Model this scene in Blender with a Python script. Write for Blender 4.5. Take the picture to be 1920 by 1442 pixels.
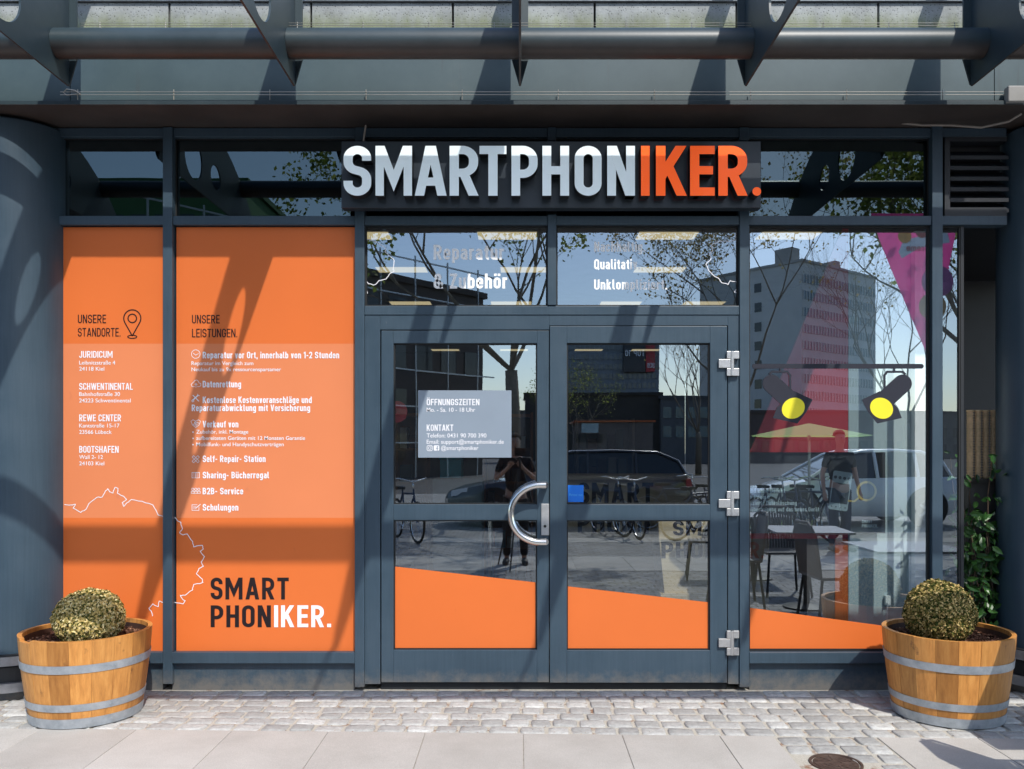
import bpy, bmesh, math, random
from mathutils import Vector, Matrix, noise
random.seed(7)
S = bpy.context.scene
for o in list(bpy.data.objects): bpy.data.objects.remove(o)
PI = math.pi
# ---------------------------------------------------------------- camera, sky, sun, exposure
D = 5.3                       # metres from the lens to the shop front
F = 1590.0                    # focal length in photo pixels
CX, CY = 975.0, 845.0         # where the lens axis meets the photo
cam = bpy.data.cameras.new('camera'); camo = bpy.data.objects.new('camera', cam)
S.collection.objects.link(camo); S.camera = camo
camo.location = (0, -D, 1.5); camo.rotation_euler = (PI/2, 0, 0)
cam.sensor_width = 36; cam.lens = 36*F/1920
cam.shift_x = -(CX-960)/1920; cam.shift_y = (CY-721)/1920
cam.clip_start = 0.05; cam.clip_end = 1500
sund = Vector((0.44, -1.0, 1.26)).normalized()
W = bpy.data.worlds.new('World'); S.world = W; W.use_nodes = True
nt = W.node_tree; bg = nt.nodes['Background']
sky = nt.nodes.new('ShaderNodeTexSky'); sky.sky_type = 'NISHITA'; sky.sun_disc = False
sky.sun_elevation = math.asin(sund.z); sky.sun_rotation = math.atan2(sund.x, sund.y)
sky.air_density = 1.0; sky.dust_density = .9; sky.ozone_density = 1.2
nt.links.new(sky.outputs[0], bg.inputs[0]); bg.inputs[1].default_value = 0.15
sl = bpy.data.lights.new('sun', 'SUN'); sl.energy = 2.3; sl.angle = math.radians(0.55); sl.color = (1.0, .955, .88)
so = bpy.data.objects.new('sun', sl); S.collection.objects.link(so); so.rotation_euler = sund.to_track_quat('Z', 'Y').to_euler()
S.view_settings.view_transform = 'Standard'; S.view_settings.look = 'None'
S.view_settings.exposure = 0.88; S.view_settings.gamma = 1
S.render.resolution_x = 1024; S.render.resolution_y = 769
try:
    S.cycles.max_bounces = 10; S.cycles.transparent_max_bounces = 16; S.cycles.glossy_bounces = 4
    S.cycles.caustics_reflective = False; S.cycles.caustics_refractive = False
except Exception: pass
# ---------------------------------------------------------------- materials
def newmat(name):
    m = bpy.data.materials.new(name); m.use_nodes = True
    return m, m.node_tree, m.node_tree.nodes['Principled BSDF']
def N(nt, t, **kw):
    n = nt.nodes.new(t)
    for k, v in kw.items(): setattr(n, k, v)
    return n
def ramp(nt, fac, stops):
    r = N(nt, 'ShaderNodeValToRGB'); e = r.color_ramp.elements
    while len(e) < len(stops): e.new(.5)
    for i, (p, c) in enumerate(stops):
        e[i].position = p; e[i].color = (c[0], c[1], c[2], 1)
    nt.links.new(fac, r.inputs[0]); return r.outputs[0]
def coords(nt, scale=(1, 1, 1)):
    tc = N(nt, 'ShaderNodeTexCoord'); mp = N(nt, 'ShaderNodeMapping'); mp.inputs['Scale'].default_value = scale
    nt.links.new(tc.outputs['Object'], mp.inputs[0]); return mp.outputs[0]
def noisef(nt, vec, sc, det=5, rough=.6):
    n = N(nt, 'ShaderNodeTexNoise'); n.inputs['Scale'].default_value = sc; n.inputs['Detail'].default_value = det
    n.inputs['Roughness'].default_value = rough; nt.links.new(vec, n.inputs['Vector']); return n.outputs[0]
def bump(nt, b, h, strength, dist):
    n = N(nt, 'ShaderNodeBump'); n.inputs['Strength'].default_value = strength; n.inputs['Distance'].default_value = dist
    nt.links.new(h, n.inputs['Height']); nt.links.new(n.outputs[0], b.inputs['Normal'])
def clearmat():
    m = bpy.data.materials.new('clear_back'); m.use_nodes = True; nt = m.node_tree; nt.nodes.clear()
    o = N(nt, 'ShaderNodeOutputMaterial'); t = N(nt, 'ShaderNodeBsdfTransparent'); t.inputs[0].default_value = (.97, .98, .98, 1); nt.links.new(t.outputs[0], o.inputs[0]); return m
def plain(name, c, rough=.5, metal=0, var=.12, sc=6, stretch=(1, 1, 1), bmp=0, bsc=60, spec=.5, coat=0):
    m, nt, b = newmat(name); v = coords(nt, stretch)
    f = noisef(nt, v, sc)
    lo = tuple(x*(1-var) for x in c); hi = tuple(min(1, x*(1+var)) for x in c)
    nt.links.new(ramp(nt, f, [(.3, lo), (.7, hi)]), b.inputs['Base Color'])
    b.inputs['Roughness'].default_value = rough; b.inputs['Metallic'].default_value = metal
    b.inputs['Specular IOR Level'].default_value = spec
    if coat: b.inputs['Coat Weight'].default_value = coat; b.inputs['Coat Roughness'].default_value = .08
    if bmp: bump(nt, b, noisef(nt, v, bsc), bmp, .004)
    return m
def emis(name, c, s):
    m, nt, b = newmat(name); b.inputs['Base Color'].default_value = (*c, 1)
    b.inputs['Emission Color'].default_value = (*c, 1); b.inputs['Emission Strength'].default_value = s; return m
def glassmat(name, refl, tint, wav=.3, rough=0.0, sc=1.2, refc=(1, 1, 1)):
    m = bpy.data.materials.new(name); m.use_nodes = True; nt = m.node_tree; nt.nodes.clear()
    o = N(nt, 'ShaderNodeOutputMaterial'); mx = N(nt, 'ShaderNodeMixShader')
    t = N(nt, 'ShaderNodeBsdfTransparent'); t.inputs[0].default_value = (*tint, 1)
    g = N(nt, 'ShaderNodeBsdfGlossy'); g.inputs['Roughness'].default_value = rough; g.inputs['Color'].default_value = (*refc, 1)
    mx.inputs[0].default_value = refl
    v = coords(nt); h = noisef(nt, v, sc, 2, .4)
    bp = N(nt, 'ShaderNodeBump'); bp.inputs['Strength'].default_value = wav; bp.inputs['Distance'].default_value = .0016
    nt.links.new(h, bp.inputs['Height']); nt.links.new(bp.outputs[0], g.inputs['Normal'])
    nt.links.new(t.outputs[0], mx.inputs[1]); nt.links.new(g.outputs[0], mx.inputs[2]); nt.links.new(mx.outputs[0], o.inputs[0])
    return m
def frame_mat():
    m, nt, b = newmat('slate_paint'); v = coords(nt, (30, 30, 1.2)); v2 = coords(nt)
    f = noisef(nt, v, 2.2, 6, .7); f2 = noisef(nt, v2, 3, 6, .65)
    mx = N(nt, 'ShaderNodeMath', operation='ADD'); nt.links.new(f, mx.inputs[0]); nt.links.new(f2, mx.inputs[1])
    h = N(nt, 'ShaderNodeMath', operation='MULTIPLY'); nt.links.new(mx.outputs[0], h.inputs[0]); h.inputs[1].default_value = .5
    nt.links.new(ramp(nt, h.outputs[0], [(.32, (.030, .053, .076)), (.5, (.038, .066, .093)), (.72, (.050, .080, .110))]), b.inputs['Base Color'])
    nt.links.new(ramp(nt, f2, [(.3, (.33,)*3), (.7, (.5,)*3)]), b.inputs['Roughness'])
    b.inputs['Specular IOR Level'].default_value = .45
    sp = N(nt, 'ShaderNodeSeparateXYZ'); nt.links.new(v2, sp.inputs[0]); mr = N(nt, 'ShaderNodeMapRange'); nt.links.new(sp.outputs['Z'], mr.inputs[0]); mr.inputs[1].default_value = .22; mr.inputs[2].default_value = .0
    g2 = noisef(nt, coords(nt), 14, 6, .75); mm = N(nt, 'ShaderNodeMath', operation='MULTIPLY'); nt.links.new(mr.outputs[0], mm.inputs[0]); nt.links.new(g2, mm.inputs[1])
    dd = ramp(nt, mm.outputs[0], [(.22, (0, 0, 0)), (.5, (.75, .75, .75))]); mx3 = N(nt, 'ShaderNodeMix', data_type='RGBA'); nt.links.new(dd, mx3.inputs[0])
    old = b.inputs['Base Color'].links[0].from_socket; nt.links.new(old, mx3.inputs[6]); mx3.inputs[7].default_value = (.17, .155, .135, 1)
    g3 = noisef(nt, coords(nt, (1, 1, .35)), 38, 4, .7); sc = ramp(nt, g3, [(.70, (0, 0, 0)), (.76, (.3, .3, .3))]); mx4 = N(nt, 'ShaderNodeMix', data_type='RGBA'); nt.links.new(sc, mx4.inputs[0]); nt.links.new(mx3.outputs[2], mx4.inputs[6]); mx4.inputs[7].default_value = (.2, .22, .23, 1); nt.links.new(mx4.outputs[2], b.inputs['Base Color'])
    bump(nt, b, f, .06, .001); return m
def dirty_steel():
    m, nt, b = newmat('weathered_steel_paint'); v = coords(nt, (1, 1, 1)); vs = coords(nt, (9, 9, .8))
    f = noisef(nt, v, 2.5, 8, .7); g = noisef(nt, v, 55, 3, .7); st = noisef(nt, vs, 2, 5, .6)
    c1 = ramp(nt, f, [(.3, (.020, .036, .044)), (.55, (.032, .052, .062)), (.8, (.05, .066, .072))])
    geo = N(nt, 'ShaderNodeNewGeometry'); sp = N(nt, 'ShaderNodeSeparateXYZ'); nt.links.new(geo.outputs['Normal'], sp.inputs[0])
    # browner colour on the faces turned to the ground
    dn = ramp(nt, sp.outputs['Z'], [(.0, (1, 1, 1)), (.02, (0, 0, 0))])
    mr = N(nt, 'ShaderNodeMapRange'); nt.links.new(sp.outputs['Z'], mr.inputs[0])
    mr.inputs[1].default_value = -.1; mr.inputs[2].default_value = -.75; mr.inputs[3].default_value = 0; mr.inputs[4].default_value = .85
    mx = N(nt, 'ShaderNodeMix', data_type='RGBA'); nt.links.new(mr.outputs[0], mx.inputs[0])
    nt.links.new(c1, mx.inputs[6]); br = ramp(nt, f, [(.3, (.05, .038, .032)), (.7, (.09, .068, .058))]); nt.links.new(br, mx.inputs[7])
    sk = ramp(nt, g, [(.70, (0, 0, 0)), (.76, (1, 1, 1))]); mx2 = N(nt, 'ShaderNodeMix', data_type='RGBA')
    ml = N(nt, 'ShaderNodeMath', operation='MULTIPLY'); nt.links.new(sk, ml.inputs[0]); ml.inputs[1].default_value = .35
    nt.links.new(ml.outputs[0], mx2.inputs[0]); nt.links.new(mx.outputs[2], mx2.inputs[6]); mx2.inputs[7].default_value = (.2, .17, .14, 1)
    nt.links.new(mx2.outputs[2], b.inputs['Base Color']); b.inputs['Roughness'].default_value = .42
    bump(nt, b, g, .12, .002); return m
def fascia_mat():
    m, nt, b = newmat('fascia_sheet'); v = coords(nt); vs = coords(nt, (7, 7, .5))
    f = noisef(nt, v, 2.2, 8, .72); st = noisef(nt, vs, 3.5, 5, .6)
    c = ramp(nt, f, [(.3, (.040, .070, .080)), (.6, (.058, .094, .104)), (.8, (.085, .118, .122))])
    d = ramp(nt, st, [(.62, (0, 0, 0)), (.78, (1, 1, 1))]); mx = N(nt, 'ShaderNodeMix', data_type='RGBA')
    nt.links.new(d, mx.inputs[0]); nt.links.new(c, mx.inputs[6]); mx.inputs[7].default_value = (.05, .07, .075, 1)
    nt.links.new(mx.outputs[2], b.inputs['Base Color']); b.inputs['Roughness'].default_value = .5
    bump(nt, b, f, .1, .003); return m
def terrazzo_mat():
    m, nt, b = newmat('exposed_aggregate_concrete'); v = coords(nt)
    vo = N(nt, 'ShaderNodeTexVoronoi'); vo.inputs['Scale'].default_value = 70; nt.links.new(v, vo.inputs['Vector'])
    sp = ramp(nt, vo.outputs['Distance'], [(.10, (.07, .075, .08)), (.30, (.36, .385, .385))])
    f = noisef(nt, v, 3.5, 8, .75); f2 = noisef(nt, coords(nt, (6, 6, 1)), 2.0, 6, .7)
    ssp = N(nt, 'ShaderNodeSeparateXYZ'); nt.links.new(v, ssp.inputs[0])
    mr = N(nt, 'ShaderNodeMapRange'); nt.links.new(ssp.outputs['Z'], mr.inputs[0]); mr.inputs[1].default_value = 4.16; mr.inputs[2].default_value = 4.03
    ml = N(nt, 'ShaderNodeMath', operation='MULTIPLY'); nt.links.new(mr.outputs[0], ml.inputs[0]); nt.links.new(f2, ml.inputs[1])
    al = ramp(nt, ml.outputs[0], [(.16, (0, 0, 0)), (.5, (.75, .75, .75))])
    mx = N(nt, 'ShaderNodeMix', data_type='RGBA'); nt.links.new(al, mx.inputs[0]); nt.links.new(sp, mx.inputs[6]); mx.inputs[7].default_value = (.2, .23, .1, 1)
    dk = ramp(nt, f, [(.3, (.6, .6, .6)), (.65, (1.15, 1.15, 1.15))]); mu = N(nt, 'ShaderNodeMix', data_type='RGBA', blend_type='MULTIPLY'); mu.inputs[0].default_value = 1
    nt.links.new(mx.outputs[2], mu.inputs[6]); nt.links.new(dk, mu.inputs[7]); nt.links.new(mu.outputs[2], b.inputs['Base Color'])
    b.inputs['Roughness'].default_value = .85; bump(nt, b, vo.outputs['Distance'], .3, .003); return m
def orange_mat(name, c):
    m, nt, b = newmat(name); v = coords(nt); f = noisef(nt, v, 1.3, 4, .5); g = noisef(nt, coords(nt, (1, 1, .6)), 9, 3, .5)
    a = ramp(nt, f, [(.3, tuple(x*.96 for x in c)), (.7, tuple(min(1, x*1.04) for x in c))])
    sp = ramp(nt, g, [(.74, (0, 0, 0)), (.82, (.35, .35, .35))]); mx = N(nt, 'ShaderNodeMix', data_type='RGBA')
    nt.links.new(sp, mx.inputs[0]); nt.links.new(a, mx.inputs[6]); mx.inputs[7].default_value = (c[0]*.6, c[1]*.55, c[2]*.9, 1)
    nt.links.new(mx.outputs[2], b.inputs['Base Color']); b.inputs['Roughness'].default_value = .38; b.inputs['Specular IOR Level'].default_value = .35
    return m
def island(name, stops, rough=.7, bmp=0, bsc=80, trans=0, spec=.3, mott=.0):
    m, nt, b = newmat(name); g = N(nt, 'ShaderNodeNewGeometry')
    c = ramp(nt, g.outputs['Random Per Island'], stops)
    v = coords(nt)
    if mott:
        f = noisef(nt, v, bsc*.6, 6, .75); k = ramp(nt, f, [(.3, (1-mott,)*3), (.7, (1+mott*.6,)*3)])
        mu = N(nt, 'ShaderNodeMix', data_type='RGBA', blend_type='MULTIPLY'); mu.inputs[0].default_value = 1
        nt.links.new(c, mu.inputs[6]); nt.links.new(k, mu.inputs[7]); c = mu.outputs[2]
    nt.links.new(c, b.inputs['Base Color']); b.inputs['Roughness'].default_value = rough; b.inputs['Specular IOR Level'].default_value = spec
    if bmp: bump(nt, b, noisef(nt, v, bsc, 6, .7), bmp, .006)
    if trans:
        o = nt.nodes['Material Output']; t = N(nt, 'ShaderNodeBsdfTranslucent'); nt.links.new(c, t.inputs[0])
        mx = N(nt, 'ShaderNodeMixShader'); mx.inputs[0].default_value = trans
        nt.links.new(b.outputs[0], mx.inputs[1]); nt.links.new(t.outputs[0], mx.inputs[2]); nt.links.new(mx.outputs[0], o.inputs[0])
    return m
def oak_mat(name='oiled_oak_staves'):
    m, nt, b = newmat(name); v = coords(nt, (10, 10, .9)); v2 = coords(nt)
    g = N(nt, 'ShaderNodeNewGeometry'); f = noisef(nt, v, 5, 8, .7)
    c = ramp(nt, f, [(.25, (.33, .135, .03)), (.5, (.53, .24, .058)), (.75, (.66, .345, .10))])
    isl = ramp(nt, g.outputs['Random Per Island'], [(0, (.62, .55, .48)), (.5, (1, .98, .95)), (1, (1.2, 1.12, 1.08))])
    mu = N(nt, 'ShaderNodeMix', data_type='RGBA', blend_type='MULTIPLY'); mu.inputs[0].default_value = 1
    nt.links.new(c, mu.inputs[6]); nt.links.new(isl, mu.inputs[7])
    k = noisef(nt, coords(nt, (1, 1, .8)), 13, 4, .6); kk = ramp(nt, k, [(.66, (0, 0, 0)), (.76, (.8, .8, .8))])
    mx = N(nt, 'ShaderNodeMix', data_type='RGBA'); nt.links.new(kk, mx.inputs[0]); nt.links.new(mu.outputs[2], mx.inputs[6]); mx.inputs[7].default_value = (.12, .045, .015, 1)
    nt.links.new(mx.outputs[2], b.inputs['Base Color']); b.inputs['Roughness'].default_value = .5
    bump(nt, b, f, .15, .002); return m
def zinc_mat():
    m, nt, b = newmat('galvanised_hoop'); v = coords(nt); f = noisef(nt, v, 14, 6, .7)
    nt.links.new(ramp(nt, f, [(.3, (.30, .34, .38)), (.7, (.52, .56, .60))]), b.inputs['Base Color'])
    b.inputs['Metallic'].default_value = .55; nt.links.new(ramp(nt, f, [(.3, (.5,)*3), (.7, (.34,)*3)]), b.inputs['Roughness']); return m
def slab_mat():
    m, nt, b = newmat('concrete_slab'); v = coords(nt); f = noisef(nt, v, 2.0, 8, .7); s = noisef(nt, v, 160, 3, .7); p = noisef(nt, v, 16, 3, .6)
    g = N(nt, 'ShaderNodeNewGeometry')
    a = ramp(nt, f, [(.25, (.40, .375, .34)), (.75, (.54, .515, .475))]); k = ramp(nt, s, [(.3, (.82,)*3), (.7, (1.1,)*3)])
    mu = N(nt, 'ShaderNodeMix', data_type='RGBA', blend_type='MULTIPLY'); mu.inputs[0].default_value = 1; nt.links.new(a, mu.inputs[6]); nt.links.new(k, mu.inputs[7])
    i = ramp(nt, g.outputs['Random Per Island'], [(0, (.9,)*3), (1, (1.06,)*3)])
    m2 = N(nt, 'ShaderNodeMix', data_type='RGBA', blend_type='MULTIPLY'); m2.inputs[0].default_value = 1; nt.links.new(mu.outputs[2], m2.inputs[6]); nt.links.new(i, m2.inputs[7])
    sp = ramp(nt, p, [(.72, (0, 0, 0)), (.78, (.6, .6, .6))]); mx = N(nt, 'ShaderNodeMix', data_type='RGBA'); nt.links.new(sp, mx.inputs[0])
    nt.links.new(m2.outputs[2], mx.inputs[6]); mx.inputs[7].default_value = (.5, .48, .45, 1)
    nt.links.new(mx.outputs[2], b.inputs['Base Color']); b.inputs['Roughness'].default_value = .85; bump(nt, b, s, .25, .0015); return m
def sand_mat():
    m, nt, b = newmat('sandy_joint'); v = coords(nt); f = noisef(nt, v, 6, 6, .7); g = noisef(nt, v, 220, 2, .6); r = noisef(nt, v, 9, 4, .7)
    a = ramp(nt, g, [(.3, (.38, .35, .29)), (.7, (.56, .53, .46))]); rr = ramp(nt, r, [(.55, (0, 0, 0)), (.66, (1, 1, 1))])
    mx = N(nt, 'ShaderNodeMix', data_type='RGBA'); nt.links.new(rr, mx.inputs[0]); nt.links.new(a, mx.inputs[6])
    lit = ramp(nt, g, [(.4, (.16, .075, .045)), (.55, (.3, .17, .10)), (.62, (.38, .27, .18))]); nt.links.new(lit, mx.inputs[7])
    nt.links.new(mx.outputs[2], b.inputs['Base Color']); b.inputs['Roughness'].default_value = .95; bump(nt, b, g, .6, .004); return m
def street_mat():
    m, nt, b = newmat('street_cobbles'); v = coords(nt)
    br = N(nt, 'ShaderNodeTexBrick'); br.inputs['Scale'].default_value = 1; br.inputs['Brick Width'].default_value = .16; br.inputs['Row Height'].default_value = .12
    br.inputs['Mortar Size'].default_value = .012; br.inputs['Mortar Smooth'].default_value = .6
    br.inputs['Color1'].default_value = (.21, .205, .20, 1); br.inputs['Color2'].default_value = (.33, .325, .32, 1); br.inputs['Mortar'].default_value = (.09, .08, .07, 1)
    d = N(nt, 'ShaderNodeVectorMath', operation='ADD'); nz = N(nt, 'ShaderNodeTexNoise'); nz.inputs['Scale'].default_value = 4; nt.links.new(v, nz.inputs[0])
    sc = N(nt, 'ShaderNodeVectorMath', operation='SCALE'); sc.inputs['Scale'].default_value = .05; nt.links.new(nz.outputs['Color'], sc.inputs[0])
    nt.links.new(v, d.inputs[0]); nt.links.new(sc.outputs[0], d.inputs[1]); nt.links.new(d.outputs[0], br.inputs['Vector'])
    nt.links.new(br.outputs['Color'], b.inputs['Base Color']); b.inputs['Roughness'].default_value = .8
    bump(nt, b, br.outputs['Fac'], -.6, .02); return m
M = {}
M['frame'] = frame_mat(); M['steel'] = dirty_steel(); M['fascia'] = fascia_mat(); M['terrazzo'] = terrazzo_mat()
M['orange'] = orange_mat('orange_film', (.68, .155, .034)); M['orange_pale'] = orange_mat('pale_orange_film', (.70, .22, .09))
M['glass'] = glassmat('window_glass', .23, (.90, .94, .94), refc=(.78, .90, 1.0)); M['glass_door'] = glassmat('door_glass', .28, (.85, .9, .9), refc=(.84, .93, 1.0)); M['glass_dark'] = glassmat('tinted_glass', .085, (.10, .13, .13), refc=(.75, .95, 1))
M['glass_win'] = glassmat('shop_window_glass', .33, (.84, .89, .90), refc=(.82, .92, 1.0)); M['clear'] = clearmat(); M['white_vinyl'] = plain('white_vinyl', (.80, .80, .84), .5, var=.03); M['dark_vinyl'] = plain('dark_vinyl', (.018, .013, .015), .6, var=.1, spec=.15)
M['grey_vinyl'] = plain('frosted_vinyl', (.95, .96, .96), .7, var=.02)
M['notice'] = plain('notice_grey', (.235, .285, .345), .45, var=.05, sc=2)
M['black'] = plain('black_paint', (.012, .014, .017), .5, var=.2); M['joint'] = plain('rubber_seal', (.008, .009, .01), .7)
M['board'] = plain('sign_board_paint', (.022, .03, .04), .32, var=.1, sc=2)
M['letter_white'] = plain('opal_letter_face', (.78, .87, .90), .3, var=.02); M['letter_orange'] = plain('orange_letter_face', (.95, .12, .004), .3, var=.03)

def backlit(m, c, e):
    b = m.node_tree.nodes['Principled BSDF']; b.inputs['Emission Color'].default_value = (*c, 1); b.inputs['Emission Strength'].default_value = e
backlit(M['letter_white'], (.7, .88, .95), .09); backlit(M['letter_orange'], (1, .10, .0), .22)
M['letter_side'] = plain('letter_return', (.01, .011, .014), .5)
M['chrome'] = plain('polished_steel', (.72, .71, .69), .16, metal=1, var=.06, sc=30); M['brushed'] = plain('brushed_aluminium', (.5, .5, .5), .42, metal=.75, var=.1, sc=40)
M['oak'] = oak_mat(); M['zinc'] = zinc_mat(); M['oak_in'] = plain('wet_inner_wood', (.05, .022, .014), .6, var=.3, sc=20, stretch=(6, 6, 1)); M['oak_rim'] = plain('sawn_oak_rim', (.42, .25, .11), .6, var=.25, sc=30)
M['mulch'] = island('bark_mulch', [(0, (.045, .018, .01)), (.5, (.12, .05, .028)), (.85, (.2, .09, .05)), (1, (.36, .22, .14))], .8, .4)
M['box_leaf'] = island('boxwood_leaf', [(0, (.03, .05, .01)), (.28, (.075, .095, .02)), (.45, (.22, .19, .05)), (.7, (.5, .36, .13)), (1, (.8, .60, .26))], .6, trans=.25, spec=.12)
M['box_leaf_dry'] = island('bleached_boxwood_leaf', [(0, (.04, .055, .012)), (.22, (.11, .12, .03)), (.38, (.45, .34, .10)), (.7, (.80, .62, .25)), (1, (.95, .84, .48))], .6, trans=.25, spec=.12)
M['twig'] = plain('twig', (.08, .05, .03), .8)
M['cobble'] = island('granite_sett', [(0, (.35, .345, .33)), (.5, (.43, .425, .405)), (.9, (.50, .495, .47)), (1, (.6, .6, .57))], .85, .8, 60, mott=.3)
M['sand'] = sand_mat(); M['slab'] = slab_mat(); M['street'] = street_mat()
M['asphalt'] = plain('asphalt', (.06, .06, .062), .85, var=.2, sc=30, bmp=.3)
M['cast_iron'] = plain('rusty_cast_iron', (.075, .045, .032), .6, metal=.3, var=.4, sc=30)
M['wire'] = plain('bird_wire', (.5, .47, .4), .35, metal=.8); M['cable'] = plain('cable', (.28, .25, .22), .6)
M['grey_box'] = plain('grey_plastic', (.3, .3, .29), .5)
M['collar'] = plain('steel_collar', (.30, .31, .33), .38, metal=.6, var=.25, sc=12)
# ---------------------------------------------------------------- mesh helpers
class MB:
    def __init__(s): s.v = []; s.f = []; s.m = []; s.k = []
    def add(s, vs, fs, mi=0):
        o = len(s.v); s.v += [tuple(p) for p in vs]
        for f in fs: s.f.append(tuple(i+o for i in f)); s.m.append(mi)
    def box(s, x0, x1, y0, y1, z0, z1, mi=0):
        x0, x1 = sorted((x0, x1)); y0, y1 = sorted((y0, y1)); z0, z1 = sorted((z0, z1))
        s.add([(x0,y0,z0),(x1,y0,z0),(x1,y1,z0),(x0,y1,z0),(x0,y0,z1),(x1,y0,z1),(x1,y1,z1),(x0,y1,z1)],
              [(0,3,2,1),(4,5,6,7),(0,1,5,4),(1,2,6,5),(2,3,7,6),(3,0,4,7)], mi)
    def pane(s, x0, x1, y0, y1, z0, z1):
        s.add([(x0,y0,z0),(x1,y0,z0),(x1,y0,z1),(x0,y0,z1)], [(0,1,2,3)], 0)
        s.add([(x0,y0,z0),(x1,y0,z0),(x1,y1,z0),(x0,y1,z0),(x0,y0,z1),(x1,y0,z1),(x1,y1,z1),(x0,y1,z1)], [(0,3,2,1),(4,5,6,7),(1,2,6,5),(2,3,7,6),(3,0,4,7)], 1)
    def obox(s, c, u, v, w, mi=0):
        c, u, v, w = map(Vector, (c, u, v, w))
        P = [c-u-v-w, c+u-v-w, c+u+v-w, c-u+v-w, c-u-v+w, c+u-v+w, c+u+v+w, c-u+v+w]
        s.add(P, [(0,3,2,1),(4,5,6,7),(0,1,5,4),(1,2,6,5),(2,3,7,6),(3,0,4,7)], mi)
    def tube(s, pts, r, n=10, cap=True, mi=0, closed=False):
        pts = [Vector(p) for p in pts]; k = len(pts); rr = r if isinstance(r, (list, tuple)) else [r]*k
        vs = []; fs = []; up = None
        for i, p in enumerate(pts):
            if closed: t = pts[(i+1) % k]-pts[i-1]
            else: t = pts[min(i+1, k-1)]-pts[max(i-1, 0)]
            if t.length < 1e-9: t = Vector((0, 0, 1))
            t.normalize()
            if up is None: up = Vector((0, 0, 1)) if abs(t.z) < .9 else Vector((1, 0, 0))
            a = t.cross(up)
            if a.length < 1e-6: a = t.cross(Vector((0, 1, .01)))
            a.normalize(); b = a.cross(t).normalized(); up = b
            for j in range(n):
                an = 2*PI*j/n; vs.append(p+(a*math.cos(an)+b*math.sin(an))*rr[i])
        m = k if closed else k-1
        for i in range(m):
            i2 = (i+1) % k
            for j in range(n):
                j2 = (j+1) % n; fs.append((i*n+j, i*n+j2, i2*n+j2, i2*n+j))
        if cap and not closed: fs.append(tuple(range(n-1, -1, -1))); fs.append(tuple((k-1)*n+j for j in range(n)))
        s.add(vs, fs, mi)
    def lathe(s, prof, n=48, c=(0, 0, 0), mi=0, sx=1, sy=1):
        vs = []; fs = []; k = len(prof)
        for r, z in prof:
            for j in range(n):
                a = 2*PI*j/n; vs.append((c[0]+r*math.cos(a)*sx, c[1]+r*math.sin(a)*sy, c[2]+z))
        for i in range(k-1):
            for j in range(n):
                j2 = (j+1) % n; fs.append((i*n+j, i*n+j2, (i+1)*n+j2, (i+1)*n+j))
        s.add(vs, fs, mi)
    def disc(s, c, r, n=32, ax='z', mi=0, ry=None, rot=0):
        vs = []; ry = ry or r
        for j in range(n):
            a = 2*PI*j/n; u, v = r*math.cos(a), ry*math.sin(a); u, v = u*math.cos(rot)-v*math.sin(rot), u*math.sin(rot)+v*math.cos(rot)
            vs.append((c[0]+u, c[1]+v, c[2]) if ax == 'z' else (c[0]+u, c[1], c[2]+v) if ax == 'y' else (c[0], c[1]+u, c[2]+v))
        s.add(vs, [tuple(range(n))], mi)
    def prism(s, poly, y0, y1, mi=0):          # polygon in x,z pushed from y0 to y1
        n = len(poly); vs = [(x, y0, z) for x, z in poly]+[(x, y1, z) for x, z in poly]
        fs = [tuple(range(n)), tuple(range(2*n-1, n-1, -1))]+[(i, i+n, (i+1) % n+n, (i+1) % n) for i in range(n)]
        s.add(vs, fs, mi)
    def lines(s, name, mat, parent):          # one object per written line
        ks = s.k+[len(s.f)]; out = []
        for a, b in zip(ks, ks[1:]):
            q = MB(); use = sorted({i for f in s.f[a:b] for i in f}); ix = {i: j for j, i in enumerate(use)}
            q.add([s.v[i] for i in use], [tuple(ix[i] for i in f) for f in s.f[a:b]]); out.append(q.build(name, mat, parent))
        return out
    def build(s, name, mat, parent=None, smooth=False, bevel=0, angle=None):
        me = bpy.data.meshes.new(name); me.from_pydata(s.v, [], s.f)
        for mm in (mat if isinstance(mat, (list, tuple)) else [mat]): me.materials.append(mm)
        if any(s.m): me.polygons.foreach_set('material_index', s.m)
        bm = bmesh.new(); bm.from_mesh(me); bmesh.ops.recalc_face_normals(bm, faces=bm.faces); bm.to_mesh(me); bm.free()
        if smooth: me.polygons.foreach_set('use_smooth', [True]*len(me.polygons))
        o = bpy.data.objects.new(name, me); S.collection.objects.link(o)
        if parent: o.parent = parent
        if smooth and angle: me.set_sharp_from_angle(angle=math.radians(angle))
        if bevel:
            b = o.modifiers.new('b', 'BEVEL'); b.width = bevel; b.segments = 2; b.limit_method = 'ANGLE'
        return o
def tag(o, label, cat, group=None):
    o['label'] = label; o['category'] = cat
    if group: o['group'] = group
    return o
def thing(name, label, cat, loc=(0, 0, 0), rz=0, group=None):
    o = bpy.data.objects.new(name, None); S.collection.objects.link(o); o.location = loc; o.rotation_euler = (0, 0, rz)
    return tag(o, label, cat, group)
def struct(o, kind='structure'): o['kind'] = kind; return o
def dup(root, loc, rz=0, label=None, scale=None):
    r = root.copy(); S.collection.objects.link(r); r.location = loc; r.rotation_euler = (0, 0, rz)
    if scale: r.scale = (scale,)*3
    if label: r['label'] = label
    for ch in list(root.children):
        c = ch.copy(); S.collection.objects.link(c); c.parent = r
        for g in ch.children:
            d = g.copy(); S.collection.objects.link(d); d.parent = c
    return r
def wx(px, y=0): return (px-CX)*(D+y)/F
def wz(py, y=0): return 1.5+(CY-py)*(D+y)/F
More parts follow.
